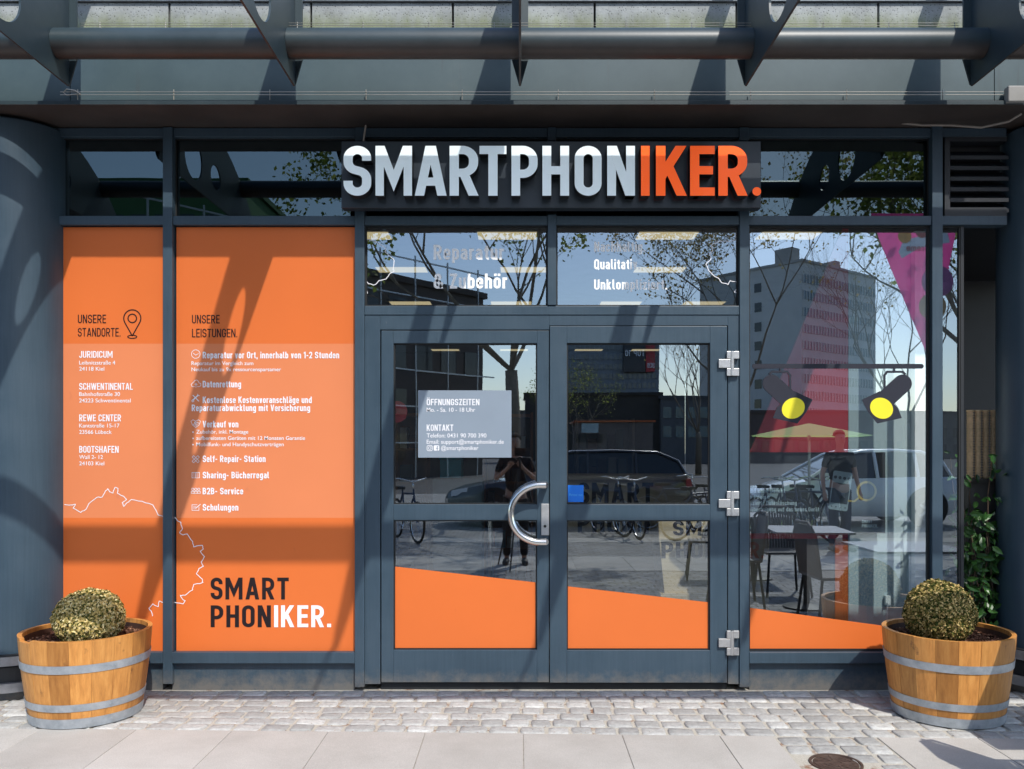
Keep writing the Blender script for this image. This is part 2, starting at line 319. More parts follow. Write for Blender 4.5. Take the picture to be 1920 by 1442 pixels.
def pbox(mb, a, b, c, d, y0, y1, ref=None, mi=0):   # rectangle measured in photo pixels on the plane y=ref
    r = y0 if ref is None else ref
    mb.box(wx(a, r), wx(b, r), y0, y1, wz(c, r), wz(d, r), mi)
# ---------------------------------------------------------------- a narrow monoline typeface drawn with strokes
def fillet(pts, closed=False):
    out = []; n = len(pts)
    for i, p in enumerate(pts):
        r = p[2] if len(p) > 2 else 0
        if r <= 0 or (not closed and i in (0, n-1)): out.append((p[0], p[1])); continue
        a = Vector(pts[i-1][:2]); b = Vector(p[:2]); c = Vector(pts[(i+1) % n][:2])
        u = (a-b); v = (c-b); lu, lv = u.length, v.length; u.normalize(); v.normalize()
        ang = math.acos(max(-1, min(1, u.dot(v))))
        la = pts[i-1][2] if len(pts[i-1]) > 2 and (closed or i-1 > 0) else 0
        lc = pts[(i+1) % n][2] if len(pts[(i+1) % n]) > 2 and (closed or i+1 < n-1) else 0
        d = r/math.tan(ang/2) if ang > .01 else 0
        d = min(d, lu/2 if la else lu, lv/2 if lc else lv); rr = d*math.tan(ang/2)
        p0 = b+u*d; p1 = b+v*d; cen = b+(u+v).normalized()*(rr/math.sin(ang/2))
        a0 = math.atan2(p0.y-cen.y, p0.x-cen.x); a1 = math.atan2(p1.y-cen.y, p1.x-cen.x)
        da = (a1-a0+PI) % (2*PI)-PI; k = 8
        for j in range(k+1):
            t = a0+da*j/k; out.append((cen.x+rr*math.cos(t), cen.y+rr*math.sin(t)))
    res = [out[0]]
    for q in out[1:]:
        if math.hypot(q[0]-res[-1][0], q[1]-res[-1][1]) > 1e-4: res.append(q)
    if closed and math.hypot(res[0][0]-res[-1][0], res[0][1]-res[-1][1]) < 1e-4: res.pop()
    return res
def ribbon(pts, h, closed=False, hcut=True, lev=()):
    P = [Vector(p) for p in pts]; n = len(P); Lf = []; Rt = []
    for i in range(n):
        if closed or 0 < i < n-1:
            a = (P[i]-P[i-1]).normalized(); b = (P[(i+1) % n]-P[i]).normalized()
            na = Vector((-a.y, a.x)); nb = Vector((-b.y, b.x)); m = (na+nb)
            if m.length < 1e-5: m = na
            m.normalize(); k = h/max(.38, m.dot(na)); Lf.append(P[i]+m*k); Rt.append(P[i]-m*k)
        else:
            d = (P[1]-P[0]).normalized() if i == 0 else (P[-1]-P[-2]).normalized()
            nn = Vector((-d.y, d.x)); l = P[i]+nn*h; r = P[i]-nn*h
            if hcut and abs(d.y) > .25 and any(abs(P[i].y-q) < 1e-4 for q in lev):
                l = l+d*((P[i].y-l.y)/d.y); r = r+d*((P[i].y-r.y)/d.y)
            Lf.append(l); Rt.append(r)
    return Lf, Rt
def glyph(ch, t):
    L = t/2; B = t/2; T = 1-t/2; X = .74; XT = X-t/2; dots = []
    def rr(l, b, r, tp, k=.5): q = (r-l)*k; return ([(l,b,q),(l,tp,q),(r,tp,q),(r,b,q)], True)
    def dia(w): return [(w*.27, .84), (w*.73, .84)] if ch.islower() else [(w*.27, 1.12), (w*.73, 1.12)]
    base = {'ä':'a','ö':'o','ü':'u','Ö':'O','Ü':'U','Ä':'A'}.get(ch, ch); c = base; st = []; w = .5
    if c == 'A': w = .58; st = [([(t*.52,0),(w/2-t*.06,1)],0),([(w-t*.52,0),(w/2+t*.06,1)],0),([(w*.22,.2+L),(w*.78,.2+L)],0)]
    elif c == 'B': w = .5; R = w-L; st = [([(L,0),(L,1)],0),([(L,T),(R-.02,T,.2),(R-.02,.53,.2),(L,.53)],0),([(L,.525),(R,.525,.21),(R,B,.21),(L,B)],0)]
    elif c == 'C': R = w-L; q = (R-L)/2; st = [([(R,.67),(R,T,q),(L,T,q),(L,B,q),(R,B,q),(R,.33)],0)]
    elif c == 'D': R = w-L; st = [([(L,0),(L,1)],0),([(L,T),(R,T,.22),(R,B,.22),(L,B)],0)]
    elif c in 'EF': w = .44; st = [([(L,0),(L,1)],0),([(L,T),(w,T)],0),([(L,.51),(w-.03,.51)],0)]+([([(L,B),(w,B)],0)] if c == 'E' else [])
    elif c == 'G': R = w-L; q = (R-L)/2; st = [([(R,.68),(R,T,q),(L,T,q),(L,B,q),(R,B,q),(R,.48),(w*.52,.48)],0)]
    elif c == 'H': R = w-L; st = [([(L,0),(L,1)],0),([(R,0),(R,1)],0),([(L,.51),(R,.51)],0)]
    elif c == 'I': w = t; st = [([(L,0),(L,1)],0)]
    elif c == 'J': w = .42; R = w-L; q = (R-L)/2; st = [([(R,1),(R,B,q),(L,B,q),(L,.3)],0)]
    elif c == 'K': w = .54; st = [([(L,0),(L,1)],0),([(L,.36),(w-t*.62,1)],0),([(w*.42,.56),(w-t*.55,0)],0)]
    elif c == 'L': w = .42; st = [([(L,0),(L,1)],0),([(L,B),(w,B)],0)]
    elif c == 'M': w = .72; st = [([(L,0),(L,1)],0),([(w-L,0),(w-L,1)],0),([(t*.55,1),(w/2,.30),(w-t*.55,1)],0)]
    elif c == 'N': w = .52; st = [([(L,0),(L,1)],0),([(w-L,0),(w-L,1)],0),([(t*.56,1),(w-t*.56,0)],0)]
    elif c == 'O': st = [rr(L,B,w-L,T)]
    elif c == 'P': R = w-L; st = [([(L,0),(L,1)],0),([(L,T),(R,T,.2),(R,.44,.2),(L,.44)],0)]
    elif c == 'Q': st = [rr(L,B,w-L,T),([(w*.55,.24),(w-.02,-.02)],0)]
    elif c == 'R': w = .52; R = w-L-.01; st = [([(L,0),(L,1)],0),([(L,T),(R,T,.2),(R,.46,.2),(L,.46)],0),([(w*.48,.46),(w-t*.55,0)],0)]
    elif c == 'S': R = w-L; q = .19; st = [([(R,.70),(R,T,q),(L,T,q),(L,.555,q*.9),(R,.455,q*.9),(R,B,q),(L,B,q),(L,.30)],0)]
    elif c == 'T': w = .48; st = [([(w/2,0),(w/2,1)],0),([(0,T),(w,T)],0)]
    elif c == 'U': R = w-L; q = (R-L)/2; st = [([(L,1),(L,B,q),(R,B,q),(R,1)],0)]
    elif c == 'V': w = .54; st = [([(t*.52,1),(w/2-t*.05,0)],0),([(w-t*.52,1),(w/2+t*.05,0)],0)]
    elif c == 'W': w = .82; st = [([(t*.5,1),(w*.27,0)],0),([(w*.5,1),(w*.27+t*.1,0)],0),([(w*.5,1),(w*.73-t*.1,0)],0),([(w-t*.5,1),(w*.73,0)],0)]
    elif c == 'Z': w = .46; st = [([(0,T),(w,T)],0),([(0,B),(w,B)],0),([(t*.62,t*.5),(w-t*.62,1-t*.5)],0)]
    elif c == 'a': w = .43; R = w-L; st = [([(L+.01,.56),(L+.01,XT,.15),(R,XT,.15),(R,0)],0),([(R,.41),(L,.41,.13),(L,B,.13),(R,B)],0)]
    elif c == 'b': w = .44; st = [([(L,0),(L,1)],0),rr(L,B,w-L,XT)]
    elif c == 'c': w = .42; R = w-L; q = (R-L)/2; st = [([(R,.5),(R,XT,q),(L,XT,q),(L,B,q),(R,B,q),(R,.24)],0)]
    elif c == 'd': w = .44; st = [([(w-L,0),(w-L,1)],0),rr(L,B,w-L,XT)]
    elif c == 'e': w = .43; R = w-L; q = (R-L)/2; st = [([(L,.36),(R,.36),(R,XT,q),(L,XT,q),(L,B,q),(R,B,q),(R,.2)],0)]
    elif c == 'f': w = .31; k = .09+L; st = [([(w,T),(k,T,.12),(k,0)],0),([(0,XT),(w,XT)],0)]
    elif c == 'g': w = .44; R = w-L; st = [rr(L,B,R,XT),([(R,X),(R,-.19,.14),(L,-.19,.14),(L,-.1)],0)]
    elif c == 'h': w = .44; R = w-L; st = [([(L,0),(L,1)],0),([(L,.48),(L,XT,.16),(R,XT,.16),(R,0)],0)]
    elif c == 'i': w = t; st = [([(L,0),(L,X)],0),([(L,.85),(L,1)],0)]
    elif c == 'k': w = .44; st = [([(L,0),(L,1)],0),([(L,.25),(w-t*.6,X)],0),([(w*.4,.42),(w-t*.5,0)],0)]
    elif c == 'l': w = .24; st = [([(L,1),(L,B,.1),(w,B)],0)]
    elif c == 'm': w = .68; R = w-L; k = w/2; st = [([(L,0),(L,X)],0),([(L,.5),(L,XT,.14),(k,XT,.14),(k,0)],0),([(k,.5),(k,XT,.14),(R,XT,.14),(R,0)],0)]
    elif c == 'n': w = .44; R = w-L; st = [([(L,0),(L,X)],0),([(L,.48),(L,XT,.16),(R,XT,.16),(R,0)],0)]
    elif c == 'o': w = .44; st = [rr(L,B,w-L,XT)]
    elif c == 'p': w = .44; st = [([(L,-.22),(L,X)],0),rr(L,B,w-L,XT)]
    elif c == 'r': w = .3; st = [([(L,0),(L,X)],0),([(L,.46),(L,XT,.14),(w,XT)],0)]
    elif c == 's': w = .4; R = w-L; q = .12; st = [([(R,.56),(R,XT,q),(L,XT,q),(L,.41,q),(R,.33,q),(R,B,q),(L,B,q),(L,.18)],0)]
    elif c == 't': w = .3; k = .08+L; st = [([(k,.93),(k,B,.11),(w,B)],0),([(0,XT),(w,XT)],0)]
    elif c == 'u': w = .44; R = w-L; st = [([(R,0),(R,X)],0),([(L,X),(L,B,.16),(R,B,.16),(R,.3)],0)]
    elif c == 'v': w = .42; st = [([(t*.5,X),(w/2-t*.05,0)],0),([(w-t*.5,X),(w/2+t*.05,0)],0)]
    elif c == 'w': w = .64; st = [([(t*.5,X),(w*.27,0)],0),([(w*.5,X),(w*.27+t*.1,0)],0),([(w*.5,X),(w*.73-t*.1,0)],0),([(w-t*.5,X),(w*.73,0)],0)]
    elif c == 'y': w = .42; st = [([(t*.5,X),(w/2,0)],0),([(w-t*.5,X),(w*.22,-.22)],0)]
    elif c == 'z': w = .38; st = [([(0,XT),(w,XT)],0),([(0,B),(w,B)],0),([(t*.62,t*.5),(w-t*.62,X-t*.5)],0)]
    elif c == '1': w = .28; st = [([(w-L,0),(w-L,1)],0),([(w-L,T),(0,.76)],0)]
    elif c == '2': w = .46; R = w-L; st = [([(L,.7),(L,T,.16),(R,T,.16),(R,.56,.1),(L+.02,B+.02)],0),([(0,B),(w,B)],0)]
    elif c == '0': w = .46; st = [rr(L,B,w-L,T)]
    elif c == '-': w = .3; st = [([(.02,.42),(w-.02,.42)],0)]
    elif c == '.': w = t*1.05; st = [([(w/2,0),(w/2,t)],0)]
    elif c == ',': w = t*1.05; st = [([(w/2,t),(w/2,-.14)],0)]
    elif c == '&': w = .6; st = [([(w-t*.5,0),(L+.06,.66),(L+.05,T,.14),(w*.66,T,.14),(w*.66,.66,.1),(L,.42,.14),(L,B,.14),(w*.72,B,.15),(w-L,.42)],0)]
    elif c == ' ': w = .2
    if ch in 'äöü': dots = [(w*.24, .92), (w*.76, .92)]
    if ch in 'ÖÜÄ': dots = [(w*.27, 1.13), (w*.73, 1.13)]
    for dx, dy in dots: st.append(([(dx, dy-t*.45), (dx, dy+t*.45)], 0))
    return st, w
def text_width(s, t, gap): return sum(glyph(c, t)[1] for c in s)+gap*(len(s)-1)
def letters(mb, s, x0, x1, z0, cap, y, t=.15, gap=.1, depth=0, mi=0, flip=1, face=None):
    w = text_width(s, t, gap); sx = (x1-x0)/w; cx = 0; k = 0
    for ch in s:
        st, gw = glyph(ch, t)
        for pts, cl in st:
            pp = fillet(pts, bool(cl)); A, Bb = ribbon(pp, t/2, bool(cl), True, (0, 1, .74, -.22))
            yy = y-(k % 4)*.00025*flip; k += 1
            f3 = lambda p, yv: (x0+(cx+p.x)*sx, yv, z0+p.y*cap)
            n = len(A); vs = [f3(p, yy) for p in A]+[f3(p, yy) for p in Bb]; rng = range(n if cl else n-1)
            fs = [(i, (i+1) % n, (i+1) % n+n, i+n) for i in rng]; mb.add(vs, fs, mi)
            if depth:
                vs = [f3(p, yy) for p in A]+[f3(p, yy) for p in Bb]+[f3(p, y+depth) for p in A]+[f3(p, y+depth) for p in Bb]
                fs = []
                for i in rng: j = (i+1) % n; fs += [(i, i+2*n, j+2*n, j), (i+n, j+n, j+3*n, i+3*n)]
                if not cl: fs += [(0, n, 3*n, 2*n), (n-1, 3*n-1, 4*n-1, 2*n-1)]
                mb.add(vs, fs, mi+1)
        cx += gw+gap
def ptext(mb, s, pa, pb, base, cappx, y, t=.15, gap=.1, mi=0):
    mb.k.append(len(mb.f))
    letters(mb, s, wx(pa, y), wx(pb, y), wz(base, y), cappx*(D+y)/F, y, t, gap, 0, mi)
def btext(mb, s, x0, x1, z0, size, y, mi=0, flip=False):      # small humanist text from the built-in font
    cu = bpy.data.curves.new('t', 'FONT'); cu.body = s; cu.size = size; cu.offset = size*.006
    o = bpy.data.objects.new('t', cu); S.collection.objects.link(o)
    dg = bpy.context.evaluated_depsgraph_get(); me = bpy.data.meshes.new_from_object(o.evaluated_get(dg))
    xs = [v.co.x for v in me.vertices]; a, b = min(xs), max(xs); k = (x1-x0)/(b-a)
    mb.add([(x0+(v.co.x-a)*k, y, z0+v.co.y) for v in me.vertices], [tuple(p.vertices) for p in me.polygons], mi)
    bpy.data.objects.remove(o); bpy.data.curves.remove(cu); bpy.data.meshes.remove(me)
def pbt(mb, s, pa, pb, base, cappx, y, mi=0): mb.k.append(len(mb.f)); btext(mb, s, wx(pa, y), wx(pb, y), wz(base, y), cappx*(D+y)/F/.73, y, mi)
def pline(mb, pts, y, wpx=1.3, mi=0, closed=False):            # a thin drawn line, points in photo pixels
    h = wpx*(D+y)/F/2; A, Bb = ribbon([(wx(a, y), wz(b, y)) for a, b in pts], h, closed, False); n = len(A)
    mb.add([(p.x, y, p.y) for p in A]+[(p.x, y, p.y) for p in Bb], [(i, (i+1) % n, (i+1) % n+n, i+n) for i in range(n if closed else n-1)], mi)
def pcirc(cx, cy, r, n=20, a0=0, a1=2*PI, ry=None):
    return [(cx+r*math.cos(a0+(a1-a0)*i/n), cy+(ry or r)*math.sin(a0+(a1-a0)*i/n)) for i in range(n if a1-a0 > 6.2 else n+1)]
# ================================================================ SHOP FRONT
shop = thing('storefront', 'slate blue metal and glass shop front with orange window films and double door', 'shop front')
GY = .045     # plane of the fixed panes
def mull(a, b, c, d, y0=0, y1=.09):
    m = MB(); pbox(m, a, b, c, d, y0, y1, 0); return m.build('mullion', M['frame'], shop, bevel=.003)
mull(305, 323, 238, 1283); mull(665, 683, 392, 1289); mull(1027, 1043, 402, 572); mull(1387, 1405, 392, 1289); mull(1748, 1768, 232, 1250)
mull(665, 683, 238, 262, .004); mull(1027, 1043, 238, 262, .004); mull(1387, 1405, 238, 262, .004)
def rail(a, b, c, d, y0=.008, y1=.09, name='rail'):
    m = MB(); pbox(m, a, b, c, d, y0, y1, 0); return m.build(name, M['frame'], shop, bevel=.003)
for a, b in ((90, 305), (323, 665), (683, 1027), (1043, 1387), (1405, 1748), (1768, 1890)): rail(a, b, 238, 255, .016)
for a, b in ((90, 305), (323, 665), (683, 1027), (1043, 1387), (1405, 1748), (1768, 1890)): rail(a, b, 404, 421)
rail(683, 1387, 573, 590)
for a, b in ((90, 305), (323, 665), (1405, 1748)): rail(a, b, 1223, 1244, -.004, .09, 'sill')
for a, b in ((90, 305), (323, 665), (1405, 1748), (1768, 1890)):
    m = MB(); pbox(m, a, b, 1240, 1298, .035, .12, .035); m.build('plinth', M['frame'], shop)
rail(1768, 1890, 1180, 1240, .02, .12, 'sill')
# black rubber seals round the panes (one mesh per pane, behind it)
def pane(a, b, c, d, mat, y=GY, inset=3):
    m = MB(); m.pane(wx(a), wx(b), y, y+.008, wz(d), wz(c)); o = m.build('window_pane', [mat, M['clear']], shop)
    s = MB(); k = inset
    for q in ((a, a+k, c, d), (b-k, b, c, d), (a+k, b-k, c, c+k), (a+k, b-k, d-k, d)): pbox(s, *q, y-.012, y-.001, 0)
    s.build('seal', M['joint'], o); return o
# clerestory: tinted panes set back, with a dark lining behind
for a, b in ((90, 305), (323, 665), (683, 1027), (1043, 1387), (1405, 1748)):
    pane(a, b, 255, 404, M['glass_dark'], .06, 2)
t1 = pane(683, 1027, 421, 573, M['glass']); t2 = pane(1043, 1387, 421, 573, M['glass'])
win = pane(1405, 1748, 421, 1223, M['glass_win'], inset=4)
nb = pane(1768, 1806, 421, 1180, M['glass'])
m = MB(); pbox(m, 1806, 1812, 421, 1180, .03, .07, 0); m.build('mullion', M['black'], shop)
# lettering on the two transom panes
m = MB(); yv = GY-.001
ptext(m, 'Reparatur', 813, 945, 487, 28, yv, .17); ptext(m, '& Zubehör', 813, 951, 541, 28, yv, .17); m.lines('lettering', M['grey_vinyl'], t1)
m = MB(); ptext(m, 'Nachhaltig.', 1114, 1210, 472, 19, yv, .17); ptext(m, 'Qualitativ.', 1114, 1200, 505, 19, yv, .17); ptext(m, 'Unklompliziert.', 1114, 1251, 543, 19, yv, .17)
m.lines('lettering', M['grey_vinyl'], t2)
def rough_line(pts, k=3, amp=1.6, seed=1):
    rd = random.Random(seed); out = []
    for i in range(len(pts)-1):
        a, b = pts[i], pts[i+1]
        for j in range(k): u = j/k; out.append((a[0]+(b[0]-a[0])*u+(rd.uniform(-amp, amp) if j else 0), a[1]+(b[1]-a[1])*u+(rd.uniform(-amp, amp) if j else 0)))
    return out+[pts[-1]]
def crop(pts, s, ox, oy): return [(x/s+ox, y/s+oy) for x, y in pts]
ml = [(62,150),(75,180),(100,183),(140,205),(165,225),(160,240),(185,262),(205,280),(200,320),(205,335),(180,350),(165,372),(130,380),(110,400),(80,395),(72,385),(65,410),(75,440),(62,450)]
mr_ = [(1878,150),(1860,160),(1880,175),(1840,190),(1790,185),(1750,205),(1755,235),(1740,250),(1748,270),(1722,300),(1735,330),(1760,355),(1790,375),(1800,390),(1830,398),(1840,380),(1870,385),(1878,410),(1862,435),(1880,442)]
m = MB(); pline(m, rough_line(crop(ml, 2.595, 660, 380), 3, .9, 3), yv, 1.4); m.build('map_outline', M['white_vinyl'], t1)
m = MB(); pline(m, rough_line(crop(mr_, 2.595, 660, 380), 3, .9, 4), yv, 1.4); m.build('map_outline', M['white_vinyl'], t2)
# ---- orange panels
def opanel(a, b):
    m = MB(); pbox(m, a, b, 423, 643, .04, .06, 0); pbox(m, a, b, 972, 1223, .04, .06, 0); pbox(m, a, b, 643, 972, .04, .06, 0, 1)
    o = m.build('orange_panel', [M['orange'], M['orange_pale']], shop)
    s = MB(); pbox(s, a-3, b+3, 421, 1223, .0605, .075, 0); s.build('seal', M['joint'], o); return o
p1 = opanel(93, 304); p2 = opanel(326, 664)
yp = .0385
m = MB(); ptext(m, 'UNSERE', 146, 199, 606, 16, yp, .12); ptext(m, 'STANDORTE.', 146, 226, 631, 16, yp, .12); m.lines('dark_lettering', M['dark_vinyl'], p1); m = MB()
pline(m, [(248, 630)]+[(248+16*math.cos(a), 597-16*math.sin(a)) for a in [(-28+i*236/24)*PI/180 for i in range(25)]][::-1]+[(248, 630)], yp, 2.2)
pline(m, pcirc(248, 597, 8), yp, 2.2, closed=True); pline(m, pcirc(248, 631.5, 8.5, ry=3), yp, 1.8, closed=True)
m.build('map_pin', M['dark_vinyl'], p1)
m = MB()
for s, b, base in (('JURIDICUM', 211, 671), ('SCHWENTINENTAL', 249, 731), ('REWE CENTER', 227, 790), ('BOOTSHAFEN', 222.5, 849)): ptext(m, s, 148.5, b, base, 12.8, yp, .145)
for s, b, base in (('Leibnitzstraße 4', 216, 683.5), ('24118 Kiel', 195.5, 695), ('Bahnhofstraße 30', 225, 742.5), ('24223 Schwentinental', 245, 754.5), ('Kantstraße 15-17', 224, 801.5), ('23566 Lübeck', 209.5, 813.5), ('Wall 2- 12', 193, 860.5), ('24103 Kiel', 195.5, 872.5)): pbt(m, s, 148.5, b, base, 7.6, yp)
m.lines('white_lettering', M['white_vinyl'], p1)
o1 = [(298,213),(330,215),(350,212),(340,230),(375,250),(400,235),(412,210),(450,180),(475,178),(490,150),(500,140),(510,155),(525,160),(535,133),(548,138),(545,160),(575,175),(588,190),(568,205),(575,222),(590,205),(610,190),(660,198),(710,215),(725,240),(735,262),(757,268)]
o2 = [(757,668),(740,662),(735,688),(710,675),(692,695),(705,715),(708,732)]
o3 = [(808,268),(825,290),(840,295),(848,325),(835,345),(850,355),(870,350),(895,385),(900,410),(940,403),(945,420),(930,430),(950,455),(935,480),(945,500),(925,510),(912,535),(940,560),(943,575),(900,585),(895,610),(860,635),(838,635),(850,655),(860,660),(850,675),(812,668)]
m = MB(); pline(m, rough_line(crop(o1, 2.478, 0, 860), 3, .8, 5), yp, 1.3); m.build('map_outline', M['white_vinyl'], p1); m = MB(); pline(m, rough_line(crop(o2, 2.478, 0, 860), 3, .8, 6), yp, 1.3); m.build('map_outline', M['white_vinyl'], p1)
m = MB(); pline(m, rough_line(crop(o3, 2.478, 0, 860), 3, .9, 7), yp, 1.3); m.build('map_outline', M['white_vinyl'], p2)
m = MB(); ptext(m, 'UNSERE', 360, 412, 606.5, 16, yp, .12); ptext(m, 'LEISTUNGEN.', 360, 445, 632.5, 16, yp, .12)
ptext(m, 'SMART', 395, 541.5, 1124, 41, yp, .16, .12); ptext(m, 'PHON', 395, 508, 1176, 41, yp, .16, .12); m.lines('dark_lettering', M['dark_vinyl'], p2)
m = MB(); ptext(m, 'IKER.', 514, 621, 1176, 41, yp, .16, .12)
for s, a, b, base in (('Reparatur vor Ort, innerhalb von 1-2 Stunden', 380, 636, 672), ('Datenrettung', 380, 452, 726.5), ('Kostenlose Kostenvoranschläge und', 380, 584.5, 756), ('Reparaturabwicklung mit Versicherung', 359.5, 581.5, 771), ('Verkauf von', 380, 447, 801.5), ('Self- Repair- Station', 380, 498, 866.5), ('Sharing- Bücherregal', 380, 504.5, 897), ('B2B- Service', 380, 456, 927), ('Schulungen', 380, 447, 957.5)): ptext(m, s, a, b, base, 12.4, yp, .165)
for s, a, b, base in (('Reparatur im Vergleich zum', 359, 475, 684.5), ('Neukauf bis zu 9x ressourcensparsamer', 359, 527, 696), ('Zubehör, inkl. Montage', 368, 465.5, 813), ('aufbereiteten Geräten mit 12 Monaten Garantie', 368, 572, 824.8), ('Mobilfunk- und Handyschutzverträgen', 368, 532, 836.6)): pbt(m, s, a, b, base, 7.4, yp)
m.lines('white_lettering', M['white_vinyl'], p2); m = MB()
for yy in (810.3, 822, 833.8): m.k.append(len(m.f)); m.disc((wx(362, yp), yp, wz(yy, yp)), .005, 12, 'y')
m.lines('bullet_point', M['white_vinyl'], p2)
ic = MB(); y_ = yp; lw = .9
ic.k.append(len(ic.f))
pline(ic, pcirc(367, 664, 8), y_, lw, closed=True); pline(ic, [(362, 662), (367, 666), (372, 663)], y_, lw)
ic.k.append(len(ic.f))
pline(ic, [(365, 725), (360, 725), (358.5, 721), (361, 718), (363, 717), (365, 713.5), (369, 712.5), (372, 715), (373, 718), (376.5, 719), (376.5, 723), (374, 725), (370, 725)], y_, lw); pline(ic, [(367.5, 727), (367.5, 719), (365, 721.5)], y_, lw); pline(ic, [(367.5, 719.4), (370, 721.6)], y_-.0003, lw)
ic.k.append(len(ic.f))
pline(ic, [(361, 751), (372, 740.5)], y_, 2.2); pline(ic, [(361.5, 741), (373, 752.5)], y_-.0004, 1.6); pline(ic, pcirc(361.6, 751.5, 2), y_-.0008, 1, closed=True); pline(ic, [(370.5, 738.5), (371, 742), (374.5, 742)], y_-.0008, 1.1)
ic.k.append(len(ic.f))
pline(ic, [(358, 790), (362, 787), (367, 790), (372, 787), (376, 790), (373, 797), (367, 801.5), (361, 797)], y_, lw, closed=True)
for k in range(3): pline(ic, [(362+k*2.4, 797+k*.8), (365.5+k*2.4, 793+k*.8)], y_-.0004-k*.0002, lw)
pline(ic, [(367, 790), (364.5, 792.5), (367, 793.5), (370, 791.5), (373, 794)], y_-.001, lw)
ic.k.append(len(ic.f))
for s_ in (1, -1):
    c = [(-7.5, -2), (-7.5, 2), (7.5, 2), (7.5, -2)]; ca, sa = math.cos(s_*PI/4), math.sin(s_*PI/4)
    pline(ic, [(367+x*ca-y*sa, 861+x*sa+y*ca) for x, y in c], y_-.0003*(s_+1), lw, closed=True)
ic.k.append(len(ic.f))
pline(ic, [(360, 886), (360, 896), (374, 896), (374, 886)], y_, lw, closed=True); pline(ic, [(367, 886), (367, 896)], y_-.0003, lw)
for k in range(3): pline(ic, [(362, 888.5+k*2.2), (365.3, 888.5+k*2.2)], y_-.0005, .6); pline(ic, [(368.7, 888.5+k*2.2), (372, 888.5+k*2.2)], y_-.0005, .6)
ic.k.append(len(ic.f))
for k in range(3): pline(ic, pcirc(361.5+k*5.6, 917.5, 2.2), y_, lw, closed=True); pline(ic, [(358.6+k*5.6, 925), (358.6+k*5.6, 921.5), (364.4+k*5.6, 921.5), (364.4+k*5.6, 925)], y_-.0003*(k+1), lw, closed=True)
ic.k.append(len(ic.f))
pline(ic, [(370, 946.5), (360, 946.5), (360, 957), (373, 957), (373, 951)], y_, lw); pline(ic, [(367, 953), (376, 945.5)], y_-.0004, 1.4)
for k in range(3): pline(ic, [(362, 949.5+k*2.3), (368, 949.5+k*2.3)], y_-.0006, .6)
ic.lines('service_icon', M['white_vinyl'], p2)
# ---- door surround, leaves, furniture
m = MB(); pbox(m, 683, 712, 590, 1284, .014, .10, 0); pbox(m, 1366, 1387, 590, 1284, .014, .10, 0); pbox(m, 712, 1030.2, 590, 617.5, .014, .10, 0); pbox(m, 1030.2, 1366, 590, 609.8, .014, .10, 0); m.build('door_frame', M['frame'], shop, bevel=.002)
m = MB(); pbox(m, 712, 1366, 1282, 1300, .05, .2, 0); m.build('threshold', M['black'], shop)
def leaf(a, b, top, ga, gb, yo, x):
    m = MB(); y0, y1 = yo, yo+.06
    pbox(m, a, ga, top, 1281, y0, y1, 0); pbox(m, gb, b, top, 1281, y0, y1, 0)
    pbox(m, ga, gb, top, 643, y0, y1, 0); pbox(m, ga, gb, 946, 976, y0, y1, 0); pbox(m, ga, gb, 1220, 1281, y0, y1, 0)
    d = m.build('door', M['frame'], shop, bevel=.0025)
    s = MB()
    for c, e in ((643, 946), (976, 1220)):
        k = 2.2
        for q in ((ga, ga+k, c, e), (gb-k, gb, c, e), (ga+k, gb-k, c, c+k), (ga+k, gb-k, e-k, e)): pbox(s, *q, y0+.012, y0+.03, 0)
    s.build('seal', M['joint'], d)
    for c, e in ((643, 946), (976, 1220)):
        g = MB(); g.pane(wx(ga), wx(gb), y0+.026, y0+.032, wz(e), wz(c)); g.build('glass_pane', [M['glass_door'], M['clear']], d)
    return d
dl = leaf(714, 1029.5, 619, 737, 1007, .018, 0); dr = leaf(1031, 1364, 611, 1063, 1332, .008, 0)
dl['label'] = 'left door leaf with curved steel pull handle'; dr['label'] = 'right door leaf with three aluminium hinges'
def film(par, pts, y):
    m = MB(); m.prism([(wx(a), wz(b)) for a, b in pts], y, y+.001); return m.build('orange_film', M['orange'], par)
film(dl, [(739, 1064), (1005, 1094), (1005, 1218), (739, 1218)], .041); film(dr, [(1065, 1101), (1330, 1131), (1330, 1218), (1065, 1218)], .031)
film(win, [(1409, 1142), (1744, 1187), (1744, 1219), (1409, 1219)], GY-.003)
# pull handle
m = MB(); hx, hz = wx(1016, -.07), wz(963, -.07); R_ = .185
arc = []
for i in range(29):
    a = math.radians(75+210*i/28); arc.append((hx+.02+R_*1.08*math.cos(a)*1.0, -.075, hz+R_*math.sin(a)*.985))
pts = [(hx+.035, .018, hz+.172), (hx+.035, -.055, hz+.172)]+[(hx+.035, -.075, hz+.172)]
sem = [(hx-.01-R_*math.cos(t)*.98, -.078, hz+.176*math.sin(t)) for t in [math.radians(90-180*i/26) for i in range(27)]]
m.tube([(wx(1022), .02, hz+.176), (wx(1022), -.06, hz+.176)], .021, 16)
m.tube([(wx(1022), -.06, hz-.176), (wx(1022), .02, hz-.176)], .021, 16)
m.tube([(wx(1023), -.078, hz+.176)]+sem+[(wx(1023), -.078, hz-.176)], .0215, 18)
m.build('handle', M['chrome'], dl, True, angle=50)
m = MB(); pbox(m, 1015, 1029.5, 945, 1004, .010, .0175, 0); o = m.build('lock_plate', M['brushed'], dl, bevel=.0015)
m = MB(); m.lathe([(0, 0), (.009, 0), (.009, .003), (0, .003)], 18); k = m.build('keyhole', M['joint'], dl); k.rotation_euler = (PI/2, 0, 0); k.location = (wx(1022), .0098, wz(987))
